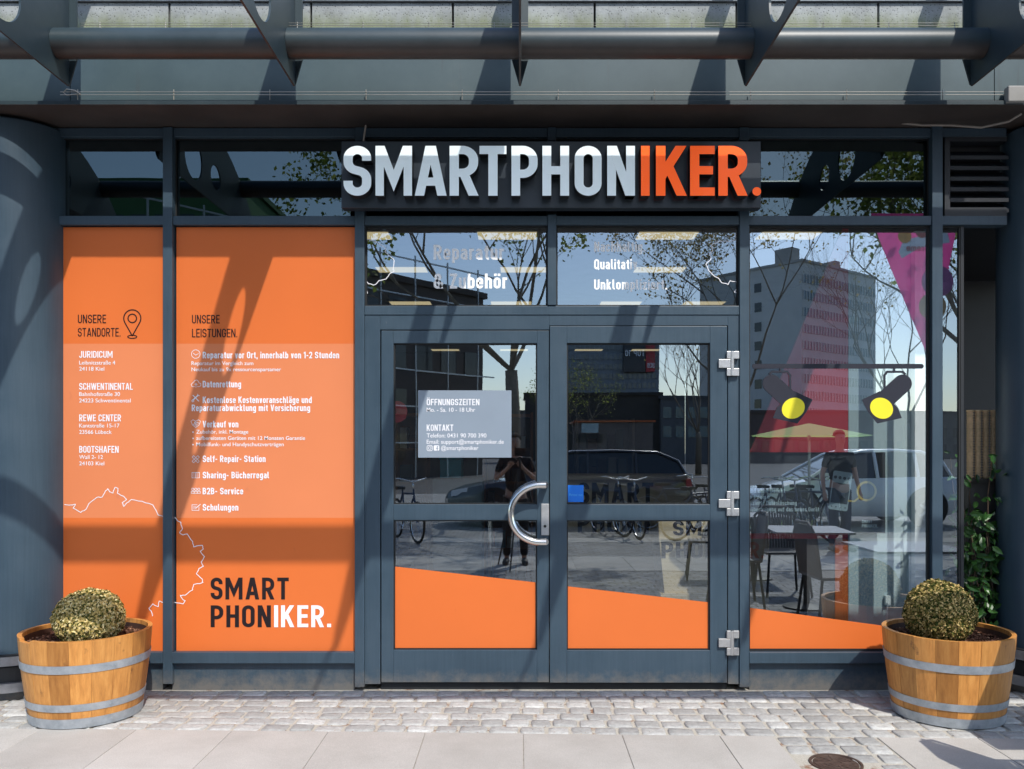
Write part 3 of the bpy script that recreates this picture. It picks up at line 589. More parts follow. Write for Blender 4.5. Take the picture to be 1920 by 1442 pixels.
for hy in (682, 944, 1205):
    m = MB(); pbox(m, 1347, 1371, hy-8, hy+8, -.012, .0075, 0); pbox(m, 1362, 1385, hy-23, hy-9, -.014, .0075, 0); pbox(m, 1362, 1385, hy+9, hy+23, -.014, .0075, 0)
    m.tube([(wx(1372), -.008, wz(hy-23)), (wx(1372), -.008, wz(hy+23))], .0125, 14); m.build('hinge', M['brushed'], dr, bevel=.002)
# ---- decal of two spotlights on a bar, in the right window
def lamp_shape(mir):
    q = lambda pts: [(wx((1078-x if mir else x)/2.772+1380), wz(y/2.772+380)) for x, y in pts]; return q
mat_d = plain('decal_violet_grey', (.028, .030, .042), .6, var=.03, spec=.2); mat_y = plain('decal_yellow', (.82, .72, .02), .5, var=.03)
dm = MB(); m2 = MB(); yd = GY-.003
dm.prism([(wx(a), wz(b)) for a, b in [(1416, 681), (1735, 681), (1738, 684), (1738, 687), (1735, 690), (1416, 690), (1414, 687), (1414, 684)]], yd, yd+.001)
for mir in (0, 1):
    q = lamp_shape(mir); dd = yd-.0012*(1)
    body = [(770+96*.0, 1040)]; ax = Vector((770-882, 1040-938)).normalized(); nn = Vector((-ax.y, ax.x))
    c0 = Vector((882, 938)); poly = []
    a0 = math.atan2(nn.y, nn.x)
    for i in range(15): a = a0+PI*i/14; poly.append((c0.x+48*math.cos(a), c0.y+48*math.sin(a)))
    e0 = c0-nn*48+ax*120; e1 = c0+nn*48+ax*120; poly += [tuple(e0), tuple(e1)]
    dm.prism(q(poly), dd, dd+.001)
    dm.prism(q([(668, 1022), (762, 978), (856, 1064), (877, 1118), (748, 1147), (700, 1085)]), dd-.0012, dd-.0002)
    br = [(786, 965), (786, 895), (800, 876), (880, 876), (896, 890)]
    A, Bb = ribbon([(p[0], p[1]) for p in br], 5.5, False, False)
    A = q([tuple(p) for p in A]); Bb = q([tuple(p) for p in Bb]); n = len(A); dm.add([(x, dd-.002, z) for x, z in A+Bb], [(i, i+1, i+1+n, i+n) for i in range(n-1)])
    dm.prism(q([(833, 850), (842, 850), (842, 878), (833, 878)]), dd-.0034, dd-.0026)
    el = [(770+62*math.cos(a)*math.cos(.5)-53*math.sin(a)*math.sin(.5), 1067+62*math.cos(a)*math.sin(.5)+53*math.sin(a)*math.cos(.5)) for a in [2*PI*i/36 for i in range(36)]]
    m2.k.append(len(m2.f)); m2.prism(q(el), dd-.0034, dd-.0016)
dm.build('spotlight_decal', mat_d, win); m2.lines('yellow_lens', mat_y, win)
# ---- opening hours notice
nt_ = MB(); pbox(nt_, 784, 959, 732, 858, .026, .029, .026); notice = nt_.build('opening_hours_notice', M['notice'])
tag(notice, 'grey-blue opening hours and contact notice stuck on the left door glass', 'sign')
m = MB(); yn = .0245
ptext(m, 'ÖFFNUNGSZEITEN', 800, 899, 760, 12, yn, .15); ptext(m, 'KONTAKT', 800, 850, 808, 12, yn, .15)
for s, a, b, base in (('Mo. - Sa. 10 - 18 Uhr', 800, 891, 772), ('Telefon: 0431 90 700 390', 800, 912, 820.3), ('Email: support@smartphoniker.de', 800, 944.5, 832), ('@smartphoniker', 827, 897, 843.7)): pbt(m, s, a, b, base, 8, yn)
m.lines('lettering', M['white_vinyl'], notice); m = MB()
def rrp(a, b, c, d, r): return fillet([(a, c, r), (b, c, r), (b, d, r), (a, d, r)], True)
pline(m, rrp(800.7, 810.7, 835.2, 845.2, 3), yn, 1.1, closed=True); pline(m, pcirc(805.7, 840.2, 2.6), yn, 1, closed=True); m.disc((wx(808.6, yn), yn, wz(837.4, yn)), .002, 8, 'y')
m.prism([(wx(a, yn), wz(b, yn)) for a, b in rrp(813.3, 823.6, 834.9, 845.2, 2.2)], yn, yn+.0008)
m.build('emblems', M['white_vinyl'], notice)
m = MB(); pline(m, [(821.8, 837.2), (819.8, 837.2), (819.8, 845)], yn-.0008, 1.5); pline(m, [(817.4, 840.6), (821.9, 840.6)], yn-.001, 1.3); m.build('emblem_letter', M['notice'], notice)
# ---- blue sticker
m = MB(); pbox(m, 1065, 1095, 910, 942, .0325, .0338, 0); st_ = m.build('blue_sticker', plain('sticker_blue', (.005, .17, .72), .4, var=.05)); tag(st_, 'small square blue sticker in the corner of the right door glass', 'sticker')
m = MB(); pbt(m, 'Partner von', 1067.5, 1092, 930, 5, .0318); m.build('lettering', plain('sticker_text', (.1, .45, .9), .5), st_)
# ---- red round notice seen low on the left door
# ================================================================ SHOP SIGN
sg = thing('shop_sign', 'long dark sign board with raised white and orange capital letters above the door', 'sign', (wx(1034, -.15), -.15, wz(327, -.15)))
def sgb(mb, o_=sg):
    L = o_.location; mb.v = [(x-L[0], y-L[1], z-L[2]) for x, y, z in mb.v]; return mb
m = MB(); m.box(wx(640, -.115), wx(1427, -.115), -.115, -.04, wz(390, -.115), wz(264.5, -.115)); sgb(m).build('board', M['board'], sg, bevel=.004)
m = MB(); 
for px in (700, 1034, 1370): m = MB(); m.box(wx(px)-.03, wx(px)+.03, -.039, .0, wz(372), wz(352)); sgb(m).build('bracket', M['steel'], sg)
L_ = [('S',644,696),('M',704,772.5),('A',777.5,837.5),('R',843,897.5),('T',899,949.5),('P',959,1008),('H',1017,1067),('O',1077.5,1128),('N',1138.5,1190.5),('I',1202,1218),('K',1230,1288),('E',1294,1340),('R',1347,1402)]
yl = -.2
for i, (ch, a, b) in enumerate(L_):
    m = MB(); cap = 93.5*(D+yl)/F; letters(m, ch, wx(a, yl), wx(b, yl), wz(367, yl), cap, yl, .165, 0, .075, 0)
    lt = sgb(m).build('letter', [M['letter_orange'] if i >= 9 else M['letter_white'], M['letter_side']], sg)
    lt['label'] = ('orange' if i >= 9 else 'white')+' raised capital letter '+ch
m = MB(); cx_, cz_ = wx(1419, yl), wz(359, yl); m.disc((cx_, yl, cz_), .026, 28, 'y')
m.tube([(cx_, yl+.0005, cz_), (cx_, yl+.075, cz_)], .026, 28, mi=1); sgb(m).build('full_stop', [M['letter_orange'], M['letter_side']], sg)
m = MB(); m.tube([(wx(687, -.1), -.12, wz(237, -.1)), (wx(684, -.1), -.11, wz(252, -.1)), (wx(681, -.1), -.10, wz(268, -.1))], .006, 8); sgb(m).build('cable', M['cable'], sg)
# ================================================================ BUILDING ABOVE
up = thing('upper_facade', 'speckled concrete panels over grey metal fascia and projecting dark ledge', 'building')
FY = -.29
fz0, fz1 = 3.555, 3.83
m = MB()
for a, b in ((-7, -2.66), (-2.655, 2.80), (2.805, 7)): m.box(a, b, FY, FY+.12, fz0, fz1)
m.build('fascia', M['fascia'], up)
m = MB(); m.box(-10, 10, FY+.13, FY+.2, 3.56, 3.9); m.build('backing', M['black'], up)
m = MB(); m.box(-10, 10, -.33, .06, 3.528, 3.552); m.build('ledge', M['steel'], up, bevel=.002)
m = MB(); m.box(-10, 10, .10, .3, 3.50, 3.6); m.build('lintel', M['black'], up)
jx = [wx(317+266*k, -.25) for k in range(-5, 12)]
for i in range(len(jx)-1):
    m = MB(); m.box(jx[i]+.006, jx[i+1]-.006, -.25, -.1, 3.86, 4.168); m.build('concrete_panel', M['terrazzo'], up, bevel=.004)
m = MB(); m.box(-10, 10, -.27, .3, 4.172, 4.22); m.build('coping', M['zinc'], up)
m = MB(); m.box(-10, 10, -.2, 9.5, 4.225, 4.3); m.build('roof_slab', M['terrazzo'], up)
# bird wires
wr = thing('bird_wires', 'thin steel bird wires strung on short pins along the dark ledge', 'wires', (0, -.32, 3.562))
m = MB()
for dz in (.028, .045): m.tube([(-2.7, 0, dz), (3.2, 0, dz)], .0018, 6)
m.build('wire', M['wire'], wr)
m = MB()
for k in range(11): m.tube([(-2.6+k*.565, .004, 0), (-2.6+k*.565, .004, .06)], .003, 6)
m.tube([(-2.58, -.004, .03), (-2.61, -.004, .052), (-2.66, -.004, .06), (-2.68, -.004, .04), (-2.66, -.004, .025), (-2.6, -.004, .03)], .003, 6); m.build('pins', M['wire'], wr)
# ================================================================ CANOPY OF STEEL FINS
can = thing('steel_canopy', 'dark steel canopy of pierced fins joined by round tubes above the shop front', 'canopy')
SX = 1.27
def fin_mesh():
    top = [(-.53, 4.42), (-.75, 4.385), (-1.25, 4.29), (-1.7, 4.17), (-2.05, 4.04), (-2.35, 3.90), (-2.60, 3.70)]
    outer = [(-.53, 3.55), (-2.58, 3.55)]+[(-2.64, 3.62)]+top[::-1]
    bm = bmesh.new()
    def loop(pts):
        vs = [bm.verts.new((0, y, z)) for y, z in pts]; return [bm.edges.new((vs[i], vs[(i+1) % len(vs)])) for i in range(len(vs))]
    es = loop(outer)
    for cy, cz, ry, rz, n in ((-1.17, 3.775, .178, .165, 30), (-1.65, 3.775, .118, .10, 24)):
        es += loop([(cy+ry*math.cos(2*PI*i/n), cz+rz*math.sin(2*PI*i/n)) for i in range(n)])
    bmesh.ops.triangle_fill(bm, edges=es, use_beauty=True)
    r = bmesh.ops.extrude_face_region(bm, geom=list(bm.faces)); bmesh.ops.translate(bm, verts=[v for v in r['geom'] if isinstance(v, bmesh.types.BMVert)], vec=(.011, 0, 0))
    bmesh.ops.translate(bm, verts=bm.verts, vec=(-.0055, 0, 0)); bmesh.ops.recalc_face_normals(bm, faces=bm.faces)
    me = bpy.data.meshes.new('fin'); bm.to_mesh(me); bm.free(); me.materials.append(M['steel']); return me
fm = fin_mesh()
fl = MB(); fl.add([(-.006, -.531, 3.56), (.006, -.531, 3.56), (.046, -.531, 3.70), (.046, -.531, 4.42), (-.046, -.531, 4.42), (-.046, -.531, 3.70)], [(0, 1, 2, 3, 4, 5)])
fl.add([(-.006, -.519, 3.56), (.006, -.519, 3.56), (.046, -.519, 3.70), (.046, -.519, 4.42), (-.046, -.519, 4.42), (-.046, -.519, 3.70)], [(5, 4, 3, 2, 1, 0)])
for k in range(6): pass
fl.add([fl.v[i] for i in range(12)], [(i, i+6, (i+1) % 6+6, (i+1) % 6) for i in range(6)])
fl.box(-.045, .045, -.519, -.1, 4.32, 4.42)
flo = None
for k in range(-4, 5):
    f = bpy.data.objects.new('fin', fm); S.collection.objects.link(f); f.parent = can; f.location = (k*SX, 0, 0)
    if flo is None: flo = fl.build('flange', M['steel'], f); 
    else: c = flo.copy(); S.collection.objects.link(c); c.parent = f
for k in range(-4, 4):
    m = MB(); m.tube([(k*SX+.007, -.66, 3.727), ((k+1)*SX-.007, -.66, 3.727)], .079, 28); m.build('tube', M['steel'], can, True, angle=50)
    m = MB(); m.tube([(k*SX+.007, -2.32, 3.885), ((k+1)*SX-.007, -2.32, 3.885)], .075, 24); m.build('tube', M['steel'], can, True, angle=50)
m = MB(); m.tube([(-6, -3.06, 3.75), (6, -3.06, 3.75)], .078, 20); m.build('edge_tube', M['steel'], can, True, angle=50)
for k in range(-4, 5):
    m = MB(); m.tube([(k*SX, -2.60, 3.62), (k*SX, -3.0, 3.72)], .012, 8); m.build('stay', M['steel'], can)
w2 = thing('bird_wires', 'thin steel bird wires along the top of the round canopy tube', 'wires', (0, -.66, 3.806))
m = MB()
for dz in (.02, .034): m.tube([(-2.4, 0, dz), (2.4, 0, dz)], .0016, 6)
m.build('wire', M['wire'], w2)
m = MB()
for k in range(14): m.tube([(-2.3+k*.36, .003, 0), (-2.3+k*.36, .003, .04)], .0025, 6)
m.build('pins', M['wire'], w2)
# ================================================================ COLUMNS
def column(x, label):
    c = thing('round_column', label, 'column', (x, .1, 0)); r = .325
    m = MB(); m.lathe([(r, 0), (r, 3.50), (r-.012, 3.512), (0, 3.512)], 64); m.build('shaft', M['frame'], c, True, angle=40)
    for z in (.055, .215):
        m = MB(); m.lathe([(r+.002, z), (r+.055, z), (r+.055, z+.055), (r+.002, z+.055)], 64); m.build('collar', M['collar'], c, True, angle=40)
    m = MB(); m.lathe([(r+.001, .272), (r+.05, .272), (r+.05, .276), (r+.001, .276)], 64)
    m.lathe([(r+.001, .11), (r+.022, .11), (r+.022, .2), (r+.001, .2)], 64); m.build('base_plate', M['black'], c)
    m = MB(); m.lathe([(.10, 3.512), (.10, 3.6), (0, 3.6)], 24); m.build('cap', M['steel'], c); return c
column(-3.195, 'round slate blue column left of the orange panels, behind a barrel planter')
column(3.40, 'round slate blue column at the right edge beside the leafy climber')
# junction box and cable near the right column
m = MB(); m.box(wx(1891, -.36), wx(1925, -.36), -.36, -.31, wz(190, -.36), wz(160, -.36)); o = m.build('junction_box', M['grey_box'], bevel=.006); tag(o, 'small pale grey electrical box on the ledge above the right column', 'electrical box')
m = MB(); m.tube([(wx(1688, -.05), -.03, wz(228, -.05)), (wx(1735, -.1), -.06, wz(230, -.1)), (wx(1790, -.15), -.10, wz(229, -.15)), (wx(1850, -.2), -.14, wz(232, -.2)), (wx(1900, -.25), -.2, wz(222, -.25)), (wx(1925, -.3), -.25, wz(207, -.3))], .007, 8); o = m.build('cable', M['cable']); tag(o, 'pale cable running under the ledge towards the right column', 'cable')
# louvre over the neighbouring bay
M['louvre'] = plain('dark_louvre', (.014, .017, .022), .45, var=.25)
lv = thing('louvre_grille', 'dark horizontal louvre grille over the neighbouring bay beside the right column', 'grille', (0, 0, 0))
m = MB(); pbox(m, 1773, 1783, 256, 404, .01, .1, 0); pbox(m, 1783, 1890, 256, 264, .01, .1, 0); pbox(m, 1783, 1890, 388, 404, .011, .1, 0); m.build('frame', M['louvre'], lv)
for k in range(6):
    z = wz(284+k*20); m = MB(); m.obox((wx(1840), .06, z), (wx(1895)-wx(1840), 0, 0), (0, .035, .028), (0, -.002, .003)); m.obox((wx(1840), .024, z-.03), (wx(1895)-wx(1840), 0, 0), (0, .003, 0), (0, 0, .012)); m.build('slat', M['louvre'], lv)
m = MB(); pbox(m, 1783, 1895, 256, 404, .12, .13, 0); m.build('backing', M['black'], lv)
# ================================================================ GROUND
BY0, BSL = -.80, -.031           # edge between setts and slabs: y = BY0 + BSL*x
def by(x): return BY0+BSL*x
m = MB(); m.box(-900, 900, -1200, 400, -.5, -.03); struct(m.build('ground', M['asphalt']))
m = MB(); m.box(-6, 6, -2.0, .2, -.029, -.0065); struct(m.build('joint_sand', M['sand']))
rd = random.Random(11)
mb = MB()
def sett(cx, cy, w, d, rot, h):
    nx, ny = 7, 6; vs = []; fs = []; sd = rd.uniform(0, 99); ca, sa = math.cos(rot), math.sin(rot)
    tx, ty = rd.uniform(-.04, .04), rd.uniform(-.04, .04)
    for j in range(ny):
        for i in range(nx):
            u = (-1, -.9, -.45, 0, .45, .9, 1)[i]; v = (-1, -.87, -.4, .4, .87, 1)[j]
            uu, vv = u, v
            k = (abs(u)**7+abs(v)**7)**(1/7)
            if k > 1: uu, vv = u/k, v/k
            x = uu*w/2*(1+.07*noise.noise((sd, u*1.5, v*1.5))); y = vv*d/2*(1+.09*noise.noise((u*1.5, sd, v*1.5)))
            e = max(abs(u), abs(v)); drop = .0065 if e > .99 else 0
            z = h-drop+.0028*noise.noise((cx*40+u*2, cy*40+v*2, sd))+tx*x+ty*y
            vs.append((cx+x*ca-y*sa, cy+x*sa+y*ca, z))
    for j in range(ny-1):
        for i in range(nx-1): a = j*nx+i; fs.append((a, a+1, a+nx+1, a+nx))
    bd = [i for i in range(nx)]+[j*nx+nx-1 for j in range(1, ny)]+[(ny-1)*nx+i for i in range(nx-2, -1, -1)]+[j*nx for j in range(ny-2, 0, -1)]
    o = len(vs)
    for b in bd: vs.append((vs[b][0], vs[b][1], -.02))
    n = len(bd)
    for i in range(n): fs.append((bd[i], bd[(i+1) % n], o+(i+1) % n, o+i))
    mb.add(vs, fs)
rows = 7; rh = (.80-.02)/rows
for r in range(rows):
    x = -5.2+rd.uniform(0, .1)
    while x < 5.2:
        w = rd.uniform(.115, .175); cx = x+w/2; t = (r+.5)/rows; y = -.0+(by(cx)+.006)*t
        sett(cx, y+rd.uniform(-.004, .004), w-.014, -(by(cx))/rows-.012, rd.uniform(-.05, .05)+BSL*t, rd.uniform(-.003, .003)); x += w
# channel of setts between the slabs, with the cover in it
for r in range(9):
    x = 1.335
    yy = by(1.6)-.065-r*.125; ws = [rd.uniform(.11, .17) for _ in range(4)]; k = .53/sum(ws)
    for w in ws:
        w *= k; cx = x+w/2
        if math.hypot(cx-1.52, yy+1.22) > .155: sett(cx, yy+rd.uniform(-.005, .005), w-.018, .108, rd.uniform(-.06, .06), rd.uniform(-.003, .002))
        x += w
struct(mb.build('cobblestones', M['cobble'], None, True, angle=50))
m = MB()
def slab(x0, x1, r):
    g = .0016; y1a, y1b = by(x0), by(x1); d0, d1 = r*.56, (r+1)*.56
    P = [(x0+g, y1a-d0-g), (x1-g, y1b-d0-g), (x1-g, y1b-d1+g), (x0+g, y1a-d1+g)]; h = rd.uniform(-.0015, .0015)
    e = .002; c = Vector((sum(p[0] for p in P)/4, sum(p[1] for p in P)/4))
    ins = [(p[0]+math.copysign(e, c.x-p[0]), p[1]+math.copysign(e, c.y-p[1])) for p in P]
    vs = [(x, y, -.02) for x, y in P]+[(x, y, h-.0015) for x, y in P]+[(x, y, h) for x, y in ins]
    fs = [(i, (i+1) % 4, (i+1) % 4+4, i+4) for i in range(4)]+[(i+4, (i+1) % 4+4, (i+1) % 4+8, i+8) for i in range(4)]+[(8, 9, 10, 11)]
    m.add(vs, fs)
for r in range(2):
    off = 0 if r == 0 else .26
    xs = [-.503-.52*k+off for k in range(10, 0, -1)]+[-.503+off, .017+off, .539+off, 1.05+(off if r else 0)*.4, 1.33]
    xs = [x for x in xs if x < 1.3]+[1.33]
    for a, b in zip(xs, xs[1:]):
        if b-a > .05: slab(a, b, r)
    xs = [1.87+.52*k for k in range(8)]
    for a, b in zip(xs, xs[1:]): slab(a, b, r)
struct(m.build('pavement_slabs', M['slab']))
m = MB(); m.box(-40, 40, -24, -1.93, -.028, -.004); struct(m.build('street_paving', M['street']))
m = MB()
for k in range(-30, 30):
    for r in range(2): m.box(k*.72+.004, k*.72+.716, -5.2-r*.72-.716, -5.2-r*.72, -.02, .001)
for k in range(-30, 30): m.box(k*.72+.004, k*.72+.716, -9.2, -8.5, -.02, .001)
struct(m.build('slab_strips', M['slab']))
m = MB(); m.box(-900, 900, -1200, -24, -.029, -.006); struct(m.build('road', M['asphalt']))
# manhole cover
mc = thing('manhole_cover', 'small round rusty cast iron cover with spoke pattern set among the setts', 'manhole cover', (1.52, -1.22, -.006))
m = MB(); m.lathe([(.108, -.01), (.112, .006), (.124, .006), (.126, -.01)], 48); m.build('rim', M['cast_iron'], mc, True, angle=40)
m = MB(); m.lathe([(0, .002), (.106, .002), (.106, -.01)], 48)
for r in (.03, .055, .08, .1): m.tube([(r*math.cos(a), r*math.sin(a), .002) for a in [2*PI*i/36 for i in range(36)]], .0025, 6, closed=True)
for i in range(12): a = 2*PI*i/12; m.tube([(.03*math.cos(a), .03*math.sin(a), .003), (.1*math.cos(a), .1*math.sin(a), .003)], .0022, 6)
m.build('lid', M['cast_iron'], mc)
# dry litter in the joints
m = MB()
for i in range(900):
    x = rd.gauss(-.28, .5) if i < 480 else rd.uniform(-3.2, 3.2); y = rd.uniform(by(x), -.02) if i < 800 else rd.uniform(-.06, -.0)
    s = rd.uniform(.002, .006); a = rd.uniform(0, PI); z = -.0035+rd.uniform(0, .003)
    m.add([(x+s*math.cos(a), y+s*math.sin(a), z), (x-s*.4*math.sin(a), y+s*.4*math.cos(a), z+.003), (x-s*math.cos(a), y-s*math.sin(a), z), (x+s*.4*math.sin(a), y-s*.4*math.cos(a), z+.001)], [(0, 1, 2, 3)])
o = m.build('dry_litter', island('dry_litter', [(0, (.1, .05, .025)), (.6, (.25, .11, .06)), (1, (.4, .3, .15))], .9)); struct(o, 'stuff')
# ================================================================ BARREL PLANTERS
H_ = .478
prof = [(0.0, .288), (.10, .303), (.22, .320), (.34, .334), (H_, .345)]
def rad(z):
    for (a, ra), (b, rb) in zip(prof, prof[1:]):
        if z <= b: return ra+(rb-ra)*(z-a)/(b-a)
    return prof[-1][1]
def barrel(loc, rz, label, gap):
    t = thing('barrel_planter', label, 'planter', loc, rz, 'half barrel planters'); n = 19; m = MB(); rdd = random.Random(3)
    for i in range(n):
        a0 = 2*PI*i/n; a1 = 2*PI*(i+1)/n-.004; K = 5; Z = 6; vs = []; fs = []; top = H_-(.014 if gap and i == 11 else 0)-rdd.uniform(0, .002); dr = rdd.uniform(-.001, .001)
        for lay in (0, 1):
            for k in range(Z):
                z = .012+(top-.012)*k/(Z-1); r = rad(z)+dr-(.024 if lay else 0)
                for j in range(K): a = a0+(a1-a0)*j/(K-1); vs.append((r*math.cos(a), r*math.sin(a), z))
        q = Z*K
        for k in range(Z-1):
            for j in range(K-1): b = k*K+j; fs.append((b, b+1, b+K+1, b+K)); fs.append((q+b, q+b+K, q+b+K+1, q+b+1))
        for j in range(K-1): b = (Z-1)*K+j; fs.append((b, b+1, q+b+1, q+b)); fs.append((j, q+j, q+j+1, j+1))
        for k in range(Z-1):
            for e in (0, K-1): b = k*K+e; fs.append((b, b+K, q+b+K, q+b))
        m.add(vs, fs)
        m.m[-len(fs):] = [0]*len(fs)
    o = m.build('staves', [M['oak']], t, True, angle=35)
    li = MB(); li.lathe([(rad(.05)-.0255, .05), (rad(.25)-.0255, .25), (rad(.455)-.0255, .455)], 48); li.build('inner_lining', M['oak_in'], t, True)
    for z0, z1, th in ((.303, .347, .004), (.092, .132, .004), (.0, .052, .005)):
        h = MB(); h.lathe([(rad(z0)+.0012, z0), (rad(z0)+th, z0), (rad(z1)+th, z1), (rad(z1)+.0012, z1)], 64)
        for s_ in (0, .05): a = -PI/2+.55; r = rad((z0+z1)/2)+th; h.tube([((r-.001)*math.cos(a+s_), (r-.001)*math.sin(a+s_), (z0+z1)/2), ((r+.0025)*math.cos(a+s_), (r+.0025)*math.sin(a+s_), (z0+z1)/2)], .005, 10)
        h.build('hoop', M['zinc'], t, True, angle=35)
    s = MB(); s.lathe([(0, .425), (.15, .428), (.25, .42), (.318, .40)], 48)
    for i in range(3800):
        r = .31*math.sqrt(random.random()); a = random.uniform(0, 2*PI); x, y = r*math.cos(a), r*math.sin(a); z = .418+.012*noise.noise((x*14, y*14, 1))+.006
        L = random.uniform(.006, .016); w = L*.35; d = random.uniform(0, PI); tl = random.uniform(-.5, .5); ux, uy = math.cos(d), math.sin(d)
        s.add([(x+ux*L-uy*w, y+uy*L+ux*w, z+tl*L), (x+ux*L+uy*w, y+uy*L-ux*w, z+tl*L+.003), (x-ux*L+uy*w, y-uy*L-ux*w, z-tl*L), (x-ux*L-uy*w, y-uy*L+ux*w, z-tl*L+.002)], [(0, 1, 2, 3)])
    s.build('bark_mulch', M['mulch'], t)
    return t
def boxball(loc, R, squash, label, seed, dry):
    t = thing('boxwood_ball', label, 'shrub', loc, 0, 'clipped boxwood balls'); rs = random.Random(seed); m = MB(); nl = 15000
    for i in range(nl):
        v = Vector((rs.gauss(0, 1), rs.gauss(0, 1), rs.gauss(0, 1))).normalized()
        nz = noise.noise(v*2.3+Vector((seed, 0, 0)))*.05+noise.noise(v*6+Vector((0, seed, 0)))*.05
        if v.z < -.93: continue
        r = R*(1+nz-abs(rs.gauss(0, .055))); p = Vector((v.x*r, v.y*r, v.z*r*squash))
        nrm = (v+Vector((rs.uniform(-.9, .9), rs.uniform(-.9, .9), rs.uniform(-.6, 1.0)))).normalized()
        u = nrm.cross(Vector((rs.uniform(-1, 1), rs.uniform(-1, 1), rs.uniform(-1, 1)))).normalized(); w = nrm.cross(u)
        L = rs.uniform(.0065, .011); B_ = L*.55
        m.add([p-u*L, p-u*L*.2+w*B_+nrm*.0012, p+u*L*.75+w*B_*.6, p+u*L, p+u*L*.75-w*B_*.6, p-u*L*.2-w*B_+nrm*.0012], [(0, 1, 2, 3, 4, 5)])
    mat = M['box_leaf_dry' if dry else 'box_leaf']
    m.build('foliage', mat, t)
    s = MB()
    for i in range(90):
        v = Vector((rs.gauss(0, 1), rs.gauss(0, 1), abs(rs.gauss(0, 1))-.3)).normalized()*R*.9; v.z *= squash; s.tube([(0, 0, -R*.8), v*.5, v], [.006, .004, .0015], 5)
    s.build('stem', M['twig'], t)
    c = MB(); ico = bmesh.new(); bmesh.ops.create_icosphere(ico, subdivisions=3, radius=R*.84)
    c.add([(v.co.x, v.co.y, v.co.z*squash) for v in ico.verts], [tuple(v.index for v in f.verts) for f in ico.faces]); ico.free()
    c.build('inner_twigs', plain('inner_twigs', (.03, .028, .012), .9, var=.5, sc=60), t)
    return t
barrel((-2.475, -.455, .004), .3, 'oak half barrel planter in front of the left column, one stave notched at its rim', True)
barrel((2.44, -.455, .004), 2.1, 'oak half barrel planter at the right, knotty staves, casting shadow on the orange film', False)
boxball((-2.455, -.47, .548), .188, .86, 'dense clipped boxwood ball in the left barrel, bleached yellow on its front', 5, 1)
boxball((2.405, -.44, .57), .19, .98, 'rounder taller clipped boxwood ball in the right barrel', 9, 0)
# ================================================================ INSIDE THE SHOP
M['wall_in'] = plain('inner_wall', (.11, .10, .10), .8); M['wall_white'] = plain('white_inner_wall', (.46, .56, .58), .7, var=.04)
M['floor_in'] = plain('inner_floor', (.07, .06, .055), .35, var=.2); M['wood'] = plain('pale_wood', (.6, .46, .28), .55, var=.2, sc=3, stretch=(1, 8, 8)); M['ceil'] = plain('ceiling_tile', (.3, .3, .3), .8)
M['red'] = plain('red_panel', (.50, .035, .05), .5, var=.05); M['teal'] = plain('teal_box', (.02, .25, .33), .5); M['charcoal'] = plain('charcoal_poster', (.045, .05, .06), .5, var=.05)
M['rust'] = plain('orange_brown_panel', (.55, .12, .03), .5)
rm = thing('shop_interior', 'dim shop room behind the glass with a tiled ceiling', 'room')
m = MB(); m.box(-4, 2.86, .13, 9.4, .01, .035); m.build('floor', M['floor_in'], rm)
m = MB(); m.box(-4, 2.86, .14, 9.4, 3.2, 3.24); m.build('ceiling', M['ceil'], rm)
m = MB(); m.box(-4, 2.86, 9.4, 9.5, 0, 3.3); m.build('back_wall', M['wall_in'], rm)
m = MB(); m.box(-4.1, -4, .13, 9.4, 0, 3.3); m.box(2.865, 2.89, .6, 9.4, 0, 3.3); m.build('side_wall', M['wall_in'], rm)
m = MB(); m.box(-4, 2.86, .13, .135, 3.0, 3.5); m.build('bulkhead', M['black'], rm)
m = MB(); m.box(-3.99, wx(668), .10, .13, .04, 2.96); m.build('panel_backing', M['black'], rm)
lm = emis('tube_light', (1, .80, .45), .32)
for r, yy in enumerate((1.35, 2.6, 4.4, 6.8, 8.9)):
    for xx in (-1.25, -.1, 1.15, 2.1):
        if r in (1, 3) and xx == 2.1: continue
        l = thing('ceiling_light', 'recessed ceiling light panel '+['nearest to', 'second from', 'third from', 'fourth from', 'farthest from'][r]+' the glass, '+{-1.25: 'leftmost of its row', -.1: 'left of the door centre', 1.15: 'over the right door leaf', 2.1: 'behind the right window'}[xx], 'ceiling light', (xx+(.15 if r % 2 else 0), yy, 3.19), 0, 'ceiling light panels')
        m = MB(); m.box(-.25, .25, -.13, .13, -.004, .008); m.build('frame', M['brushed'], l)
        m = MB(); m.box(-.23, .23, -.11, .11, -.008, -.005); m.build('diffuser', lm, l)
# display boards behind the right window
db = thing('display_board', 'tall display board behind the right window with red wedge and pale right side', 'display board', (0, .55, 0))
def q(px, py, y=.55): return (wx(px, y), wz(py, y))
m = MB(); m.box(q(1591, 0)[0], q(1752, 0)[0], 0, .04, .05, 3.0); m.build('pale_panel', M['wall_white'], db)
m = MB(); m.prism([q(1591, 400), q(1590, 1010), q(1395, 1010), q(1395, 860), q(1409, 842), q(1582, 427), q(1584, 400)], .002, .03); m.build('red_panel', M['red'], db)
m = MB(); m.box(q(1566, 0)[0], q(1590, 0)[0], .0, .035, .05, q(0, 1011)[1]); m.build('brown_edge', M['rust'], db)
m = MB(); m.box(q(1708, 0)[0], q(1727, 0)[0], -.06, -.002, .05, 3.0); m.build('white_post', plain('white_post', (.8, .85, .86), .5, var=.03), db)
m = MB(); m.box(q(1513, 0)[0], q(1565, 0)[0], .0, .03, .05, q(0, 1011)[1]); m.build('dark_panel', M['wall_in'], db)
po = MB(); po.prism([(wx(a, .48), wz(b, .48)) for a, b in [(1380, 848), (1660, 848), (1660, 1000), (1380, 1000)]], .48, .49); poster = po.build('poster', M['charcoal']); tag(poster, 'dark charcoal poster with pale text and tilted phone drawing behind the right window', 'poster')
m = MB(); yk = .4785
